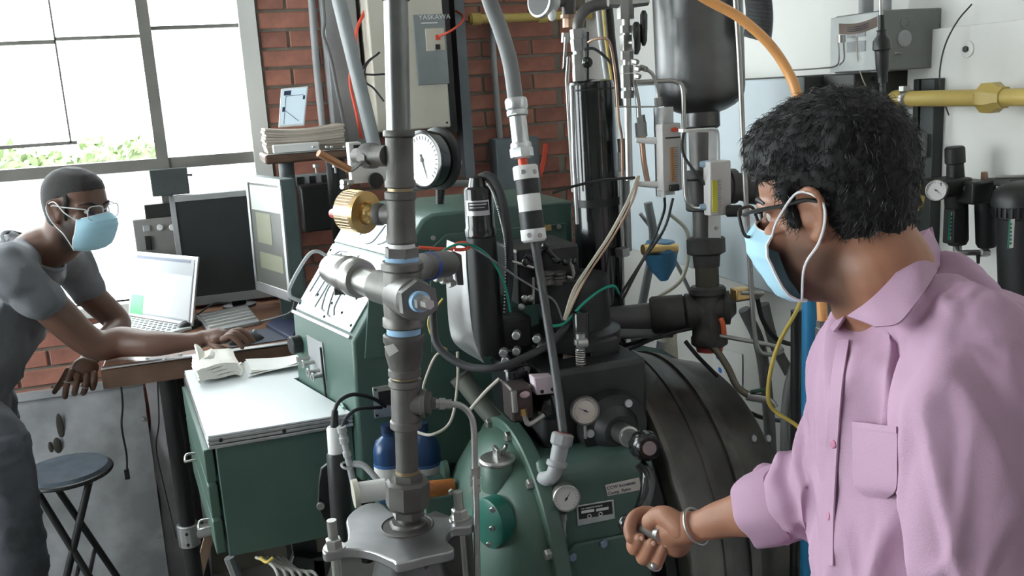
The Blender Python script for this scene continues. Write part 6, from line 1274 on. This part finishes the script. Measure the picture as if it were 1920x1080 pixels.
pinkman = link('person', both, skin_m, smooth=60)
tag(pinkman, 'man in a pink shirt, glasses and blue mask turning the engine crank', 'person')
for i, ch in enumerate(FNG[1:]):
    a_, b_ = AD(*ch[-1]), AD(*ch[-2]); t = (a_-b_).normalized(); nail(pinkman, a_ - fw*.0088 + t*.0045, -fw - r2*.3 + t*.3, t)
pr_ = AD(1229, 1058, 1.545); MB().torus(pr_, (AD(1224, 1058, 1.56)-AD(1233, 1055, 1.54)), .0105, .002, 18, 6).sphere(AD(1226, 1061, 1.535), .006, 10, 8).build('ring', steel, pinkman)
wr_ = AD(1305, 987, 1.494); MB().torus(wr_, (WRR-AD(1360, 972, 1.46)) + u2*-.003, .0295, .0024, 36, 8).build('bangle', steel, pinkman)
hp.eyes(pinkman); hp.mask(pinkman); hp.glasses(pinkman, blackp, .0022, lens)
# beard stubble: darker hair colour growing on the jaw
def beard(me, base, centre, r0, r1, col_):
    m = base.copy(); m.name = base.name+'_with_stubble'; nt = m.node_tree; b = nt.nodes['Principled BSDF']; src = b.inputs['Base Color'].links[0].from_socket
    tc = nt.nodes.new('ShaderNodeTexCoord'); d = nt.nodes.new('ShaderNodeVectorMath'); d.operation = 'DISTANCE'; d.inputs[1].default_value = centre
    nt.links.new(tc.outputs['Object'], d.inputs[0]); mr = nt.nodes.new('ShaderNodeMapRange'); mr.inputs['From Min'].default_value = r0; mr.inputs['From Max'].default_value = r1; mr.inputs['To Min'].default_value = .82; mr.inputs['To Max'].default_value = 0
    nt.links.new(d.outputs['Value'], mr.inputs['Value']); mx = nt.nodes.new('ShaderNodeMixRGB'); mx.inputs[2].default_value = (*col_, 1)
    nt.links.new(mr.outputs['Result'], mx.inputs[0]); nt.links.new(src, mx.inputs[1]); nt.links.new(mx.outputs[0], b.inputs['Base Color'])
    me.materials.clear(); me.materials.append(m)
beard(pinkman.data, skin_m, hp.p(-.02, .03, -.088), .052, .082, (.09, .05, .035))
# hair
HR = [(-.085, .040, -.052, -.072), (-.07, .054, -.040, -.087), (-.05, .064, -.028, -.097), (-.025, .072, -.020, -.105), (.0, .077, -.012, -.110), (.018, .081, .028, -.114), (.035, .084, .055, -.117), (.055, .085, .082, -.117), (.072, .085, .100, -.116), (.09, .082, .102, -.110), (.110, .073, .092, -.098), (.130, .054, .068, -.075), (.142, .026, .030, -.040)]
hm_ = MB(); hm_.loft([hp.ring(z, w_, yf, yb, 40, y0=-.02) for z, w_, yf, yb in HR])
for sx_ in (-1, 1): limb(hm_, [(hp.p(.073*sx_, .028, .03), .012), (hp.p(.074*sx_, .026, .0), .008), (hp.p(.073*sx_, .024, -.018), .005)], 8, 3)
hmesh = remesh(hm_, .0035, 5)
def hairn(co, n):
    q = (co-hp.o); a = q.dot(hp.r)*70; b = q.dot(hp.f)*26; c = q.dot(hp.u)*48
    return .006*NZ.noise(V((a*.4, b, c*.6))) + .0045*abs(NZ.noise(V((a, b*1.8, c)))) + .002*NZ.noise(V((a*2.4, b*3, c*2.4)))
wrinkle(hmesh, hairn)
hair = link('hair', hmesh, hairb, pinkman, 'short thick wavy black hair', smooth=80)
sm_ = MB(); vs = hmesh.vertices; cand = [i for i in range(len(vs)) if (vs[i].co-hp.o).dot(hp.u) > -.05]
for k in range(7000):
    v = vs[random.choice(cand)]; q = v.co-hp.o; n = v.normal.copy()
    flow = (hp.f*.35 + hp.r*-.2 + hp.u*-.55 + V((random.uniform(-.6, .6), random.uniform(-.6, .6), random.uniform(-.5, .5)))); flow = (flow-n*flow.dot(n)).normalized()
    L = random.uniform(.010, .022); lift = random.uniform(.05, .42); e_ = n.cross(flow)*.0005
    p0 = v.co-n*.002; p1 = p0+flow*L*.5+n*L*lift*.9; p2 = p0+flow*L+n*L*lift*.75+e_*random.uniform(-9, 9)
    sm_.add([p0-e_, p0+e_, p0+n*.0007, p1-e_*.8, p1+e_*.8, p1+n*.0006, p2], [(0, 3, 5, 2), (2, 5, 4, 1), (1, 4, 3, 0), (3, 6, 5), (5, 6, 4), (4, 6, 3)])
sm_.build('hair_strands', hairm, pinkman, smooth=0, kind='stuff')
# shirt
sh_m = MB()
erings(sh_m, [(AD(1662, 560, 1.22), (FW_*.8-UP*.5).normalized(), LT, .066, .070), (AD(1690, 600, 1.22), (FW_*.95-UP*.2).normalized(), LT, .088, .105), (AD(1714, 655, 1.22), FW_, LT, .112, .150), (AD(1728, 760, 1.22), FW_, LT, .128, .165), (AD(1730, 900, 1.22), FW_, LT, .134, .162), (AD(1730, 1060, 1.22), FW_, LT, .139, .16), (AD(1735, 1250, 1.22), FW_, LT, .14, .165), (AD(1738, 1340, 1.22), FW_, LT, .14, .165)], 40)
limb(sh_m, [(AD(1712, 575, 1.20), .042), (AD(1768, 610, 1.13), .052), (AD(1818, 655, 1.06), .064)], 20, 5)
limb(sh_m, [(AD(1690, 590, 1.25), .05), (AD(1640, 620, 1.33), .055), (SR, .056)], 20, 5)
sh_m.sphere(AD(1835, 690, 1.2), (.11, .13, .10)); sh_m.sphere(AD(1775, 575, 1.20), (.05, .08, .06)); sh_m.sphere(AD(1890, 740, 1.18), (.09, .14, .12))
limb(sh_m, [(AD(1818, 660, 1.06), .066), (AD(1808, 800, 1.03), .066), (AD(1812, 980, 1.01), .064), (AD(1835, 1150, 1.0), .060), (AD(1830, 1230, 1.0), .058)], 22, 6)
limb(sh_m, [(SR, .060), (AD(1595, 780, 1.34), .060), (AD(1552, 900, 1.34), .062), (AD(1500, 935, 1.365), .058), (AD(1455, 950, 1.395), .052)], 22, 6)
smesh = remesh(sh_m, .0055, 6)
lelb = AD(1552, 900, 1.34); lsh = AD(1800, 640, 1.02)
def cloth(co, n):
    q = co; x_ = q.dot(r2); y_ = q.dot(u2); z_ = q.dot(fw); d = .0060*NZ.noise(V((x_*11, z_*11, y_*3.4))) + .0030*NZ.noise(V((x_*30+7, z_*30, y_*8)))
    w1 = math.exp(-((q-lelb).length/.12)**2); t = (q-lelb).dot((WRR-lelb).normalized()); d += .007*w1*math.sin(t*150+3*NZ.noise(q*14))
    q2_ = q-lsh; w2 = math.exp(-(q2_.length/.19)**2); a = math.atan2(q2_.dot(u2), q2_.dot(r2)); d += .0045*w2*max(0, math.sin(a*5+3*NZ.noise(q*7))) * min(1, q2_.length/.09)
    rid = 1-abs(NZ.noise(V((x_*12+3+y_*2.5, z_*10, y_*2.6)))); d += .0105*max(0, rid-.72)/.28; rid = 1-abs(NZ.noise(V((x_*20+9-y_*5, z_*16, y_*5)))); d += .005*max(0, rid-.76)/.24
    return d
wrinkle(smesh, cloth)
shirt = link('shirt', smesh, pinkc, pinkman, 'pink cotton shirt with rolled sleeves', smooth=80)
tree = surf(smesh)
# rolled cuff
cu0, cu1 = AD(1472, 943, 1.385), AD(1418, 958, 1.420); dcu = (cu1-cu0).normalized(); L = (cu1-cu0).length
cuf = MB(); xo = dcu.orthogonal().normalized(); yo = dcu.cross(xo); rings = []
for t, r in ((-.012, .050), (-.008, .058), (.004, .0605), (L*.5, .0595), (L, .0565), (L+.004, .0535), (L+.001, .049), (L*.6, .047), (L*.2, .048)):
    rings.append([cu0+dcu*(t+.004*math.sin(3*a)+.003*math.sin(5*a+1)) + (xo*math.cos(a)+yo*math.sin(a))*(r+.002*math.sin(2*a+8*t)+.0012*math.sin(7*a)) for a in [2*math.pi*i/40 for i in range(40)]])
cuf.loft(rings, True); cuf.build('rolled_cuff', pinkc, pinkman)
# collar
def sheet(top, bot, nm, bulge=.004, th=.003, m=pinkc):
    a = spl([AD(*p) for p in top], 8); b = spl([AD(*p) for p in bot], 8); n = len(a)-1
    return MB().grid(lambda u, v: a[int(round(u*n))].lerp(b[int(round(u*n))], v) - fw*bulge*math.sin(math.pi*v), n, 6, th).build(nm, m, pinkman)
sheet([(1742, 428, 1.215), (1712, 468, 1.145), (1672, 520, 1.11), (1630, 562, 1.10), (1588, 592, 1.12)], [(1768, 488, 1.195), (1744, 530, 1.085), (1712, 574, 1.05), (1682, 606, 1.05), (1640, 612, 1.07)], 'collar', .006)
sheet([(1745, 426, 1.23), (1700, 452, 1.28), (1640, 520, 1.31), (1590, 580, 1.28)], [(1768, 484, 1.215), (1730, 490, 1.29), (1660, 545, 1.32), (1594, 600, 1.27)], 'collar', -.006)
sheet([(1586, 568, 1.27), (1580, 580, 1.25), (1588, 592, 1.20)], [(1554, 598, 1.27), (1556, 612, 1.24), (1566, 624, 1.19)], 'collar', .003)
# open neck facing, placket, buttons, pocket laid on the shirt surface
def lay(nm, L_, R_, m, th=.0022, off=.0018, k=8):
    a = []; b = []
    for (x0, y0), (x1, y1) in zip(L_, R_):
        p, q = hit(tree, x0, y0, off)[0], hit(tree, x1, y1, off)[0]
        if p and q: a.append(p); b.append(q)
    if len(a) < 2: return
    a, b = spl(a, k), spl(b, k); n = len(a)-1
    MB().grid(lambda u, v: a[int(round(u*n))].lerp(b[int(round(u*n))], v), n, 3, -th).build(nm, m, pinkman)
lay('placket', [(1572, 640), (1562, 720), (1556, 800), (1552, 880), (1548, 960), (1546, 1060)], [(1594, 640), (1584, 720), (1576, 800), (1572, 880), (1568, 960), (1566, 1060)], pinkc)
for x, y in ((1581, 690), (1566, 832), (1558, 968)):
    p, n = hit(tree, x, y, .004)
    if p: MB().lathe(p-n*.002, n, [(0, .0052), (.0014, .0056), (.0024, .0046), (.0026, .003)], 18).build('button', pinkd, pinkman)
lay('pocket', [(1600, 790), (1600, 850), (1602, 905), (1622, 930)], [(1684, 800), (1684, 860), (1682, 915), (1664, 934)], pinkc, .0009, .0006)
lay('pocket_hem', [(1600, 790), (1600, 802)], [(1684, 800), (1684, 812)], pinkc, .0014, .001)
# trousers (mostly below the picture)
tr = MB(); erings(tr, [(AD(1738, 1300, 1.22), FW_, LT, .125, .15), (PEL-UP*.06, FW_, LT, .13, .16)], 24)
for s_ in (-1, 1):
    hipj = PEL + LT*s_*.085-UP*.02; limb(tr, [(hipj, .10), (V((hipj.x, hipj.y, .5)), .075), (V((hipj.x+.02, hipj.y, .10)), .065)], 16, 4)
link('trousers', remesh(tr, .012, 3), denim, pinkman, smooth=80)

# ------------------------------------------------------------------ man in the charcoal tee
az = math.radians(22); tilt = math.radians(9)
hf = (RH*math.cos(az) - DH*math.sin(az))*math.cos(tilt) - UP*math.sin(tilt)
hg = Head(hf, UP + RH*.05, AD(101, 402, 2.63), 1, .94)
bd2 = MB(); hg.skull(bd2)
NB2 = AD(64, 478, 2.74)
limb(bd2, [(hg.p(0, -.03, -.03), .060), (hg.p(0, -.045, -.08), .059), (hg.p(0, -.06, -.12), .062), (NB2, .07), (AD(40, 540, 2.76), .075)], 18, 4)
F2 = (RH - DH*.15).normalized(); L2 = DH
S2R, S2L = AD(26, 505, 2.60), AD(134, 496, 2.98)
E2R = AZ(190, 652, DZ+.046); E2R = AD(188, 650, (E2R-CAM).dot(fw)) if True else E2R
W2R = AZ(362, 640, DZ+.045)
P2 = AD(-75, 760, 2.78)
erings(bd2, [(AD(40, 540, 2.78), F2, L2, .07, .10), (AD(15, 600, 2.78), F2, L2, .09, .15), (AD(-30, 680, 2.78), F2, L2, .095, .14), (P2, F2, L2, .10, .14)])
limb(bd2, [(S2R, .055), (AD(95, 575, 2.68), .053), (E2R+V((-.02, 0, .012)), .045), (E2R+V((.06, .01, .004)), .046), (E2R.lerp(W2R, .55), .039), (W2R, .026), (AZ(385, 634, DZ+.05), .026)], 18, 5)
E2L = AZ(222, 608, DZ+.045); W2L = AD(165, 676, 2.86)
limb(bd2, [(S2L, .05), (AD(172, 555, 3.02), .047), (E2L, .042), (E2L.lerp(W2L, .5), .038), (W2L, .026), (AD(158, 690, 2.84), .027)], 16, 5)
for s_ in (-1, 1):
    hj = P2 + L2*s_*.085; kx = AD(10, 950, 2.50) if s_ < 0 else V((P2.x+.05, P2.y+.09, .6)); limb(bd2, [(hj, .07), (kx, .05), (V((kx.x, kx.y, .09)), .035), (V((kx.x+.1, kx.y-.06, .035)), .03)], 12, 3)
# right hand over the mouse
hd2 = MB(); mtop = mc + V((0, 0, .04))
hx = (AZ(470, 632, DZ)-AZ(385, 634, DZ)).normalized(); hy = UP.cross(hx)
wp = AZ(385, 634, DZ+.05)
limb(bd2, [(wp, .025), (wp+hx*.035+UP*.004, .027), (wp+hx*.06+UP*.002, .024)], 14, 4)
bd2.sphere(wp+hx*.045+hy*.02, (.024, .024, .016)); bd2.sphere(wp+hx*.045-hy*.02, (.024, .024, .016)); bd2.sphere(wp+hx*.055, (.032, .036, .018))
for k, (oy, ln, dz) in enumerate(((.032, .070, 0), (.012, .078, .004), (-.010, .074, .002), (-.028, .060, -.002))):
    b = wp+hx*.066+hy*oy+UP*(.004+dz); finger(hd2, [b, b+hx*ln*.42+UP*.010, b+hx*ln*.75+UP*-.004, b+hx*ln*.98+UP*-.024], .0098, .0078)
finger(hd2, [wp+hx*.03-hy*.026-UP*.01, wp+hx*.06-hy*.046-UP*.018, wp+hx*.088-hy*.044-UP*.028], .012, .009)
# left hand hanging over the desk end
hw = AD(158, 690, 2.84); ux_ = r2; uy_ = u2
bd2.sphere(AD(160, 690, 2.84), (.040, .026, .036)); bd2.sphere(AD(152, 700, 2.835), (.040, .024, .030))
for k, ch in enumerate((((135, 697, 2.81), (127, 715, 2.80), (123, 735, 2.80), (122, 744, 2.81)), ((147, 702, 2.815), (143, 722, 2.80), (140, 735, 2.81), (140, 738, 2.83)), ((163, 704, 2.82), (161, 722, 2.81), (158, 734, 2.82), (156, 737, 2.84)), ((177, 700, 2.83), (177, 715, 2.82), (174, 728, 2.83)))):
    finger(hd2, [AD(*p) for p in ch], .0102, .0088)
finger(hd2, [AD(128, 695, 2.83), AD(116, 715, 2.85), AD(102, 735, 2.86)], .011, .008)
m1_, m2_ = remesh(bd2, .006, 3), remesh(hd2, .003, 2)
bm_ = bmesh.new(); bm_.from_mesh(m1_); bm_.from_mesh(m2_); both = bpy.data.meshes.new('both'); bm_.to_mesh(both); bm_.free()
tee = link('person', both, skin_d, smooth=60)
tag(tee, 'man in a charcoal tee and mask leaning on the desk, hand on mouse', 'person')
for a_, b_ in (((127, 716, 2.80), (125, 726, 2.80)), ((160, 724, 2.81), (159, 730, 2.815))):
    p = AD(*a_); MB().torus(p, AD(*b_)-p, .0105, .0016, 18, 6).build('ring', steel, tee)
hg.eyes(tee); hg.mask(tee); hg.glasses(tee, mat('clear_grey_frame', (.55, .57, .58), .25), .0016, lens, True)
H2 = [(-.075, .050, -.045, -.068), (-.055, .068, -.03, -.082), (-.03, .0745, -.02, -.094), (-.005, .078, .0, -.103), (.02, .0795, .030, -.107), (.04, .079, .062, -.107), (.06, .0765, .088, -.102), (.085, .0655, .080, -.088), (.104, .048, .058, -.066), (.1165, .022, .024, -.034)]
hh = MB(); hh.loft([hg.ring(z, w_, yf, yb, 36, y0=-.02) for z, w_, yf, yb in H2])
for sx_ in (-1, 1): limb(hh, [(hg.p(.072*sx_, .034, .03), .010), (hg.p(.073*sx_, .028, 0), .007), (hg.p(.070*sx_, .026, -.03), .006)], 8, 3)
link('hair', remesh(hh, .005, 4), hairs, tee, 'close cropped dark hair', smooth=80)
beard(tee.data, skin_d, hg.p(.02, .035, -.085), .055, .08, (.028, .02, .017))
# tee shirt
ts = MB()
erings(ts, [(AD(62, 462, 2.75), (F2-UP*.75).normalized(), L2, .074, .078), (AD(52, 488, 2.77), (F2*.95-UP*.4).normalized(), L2, .105, .125), (AD(35, 535, 2.78), F2, L2, .120, .165), (AD(8, 610, 2.78), F2, L2, .125, .17), (AD(-25, 670, 2.78), F2, L2, .128, .165), (AD(-55, 722, 2.78), F2, L2, .13, .165), (AD(-70, 750, 2.78), F2, L2, .128, .16)], 32)
limb(ts, [(AD(50, 478, 2.72), .052), (S2R, .066), (AD(46, 535, 2.62), .065), (AD(74, 560, 2.65), .063)], 18, 4)
limb(ts, [(AD(80, 480, 2.84), .052), (S2L, .062), (AD(150, 528, 3.0), .058), (AD(164, 542, 3.01), .056)], 18, 4)
ts.sphere(AD(20, 500, 2.80), (.10, .13, .075))
tmesh = remesh(ts, .008, 5)
def cl2(co, n):
    q = co; rid = 1-abs(NZ.noise(V((q.x*11, q.y*8, q.z*6+2)))); return .008*NZ.noise(V((q.x*9, q.y*9, q.z*6))) + .010*max(0, rid-.75)/.25 + .004*NZ.noise(q*28)
wrinkle(tmesh, cl2); link('tee_shirt', tmesh, teec, tee, 'charcoal crew neck tee', smooth=80)
MB().tube(spl([NB2 + (F2*math.cos(a)*.080 + L2*math.sin(a)*.080) + UP*(.012-.058*math.cos(a)) for a in [2*math.pi*i/14 for i in range(14)]], 3, True), .006, 8, True).build('neck_rib', teec, tee)
tr = MB(); erings(tr, [(AD(-68, 735, 2.78), F2, L2, .120, .155), (P2-UP*.08, F2, L2, .125, .165)], 24)
KR = AD(10, 950, 2.50)
limb(tr, [(P2 - L2*.085, .100), (AD(-18, 830, 2.56), .092), (KR, .082), (V((KR.x, KR.y-.02, .35)), .07), (V((KR.x-.01, KR.y-.02, .10)), .062)], 18, 5)
limb(tr, [(P2 + L2*.085, .100), (V((P2.x+.05, P2.y+.09, .6)), .08), (V((P2.x+.05, P2.y+.09, .10)), .062)], 18, 5)
trm = remesh(tr, .010, 3); wrinkle(trm, lambda co, n: .007*NZ.noise(V((co.x*14, co.y*14, co.z*8))) + .006*max(0, 1-abs(NZ.noise(V((co.x*8, co.y*8, co.z*16))))-.8)/.2)
link('trousers', trm, denim, tee, 'dark denim trousers', smooth=80)
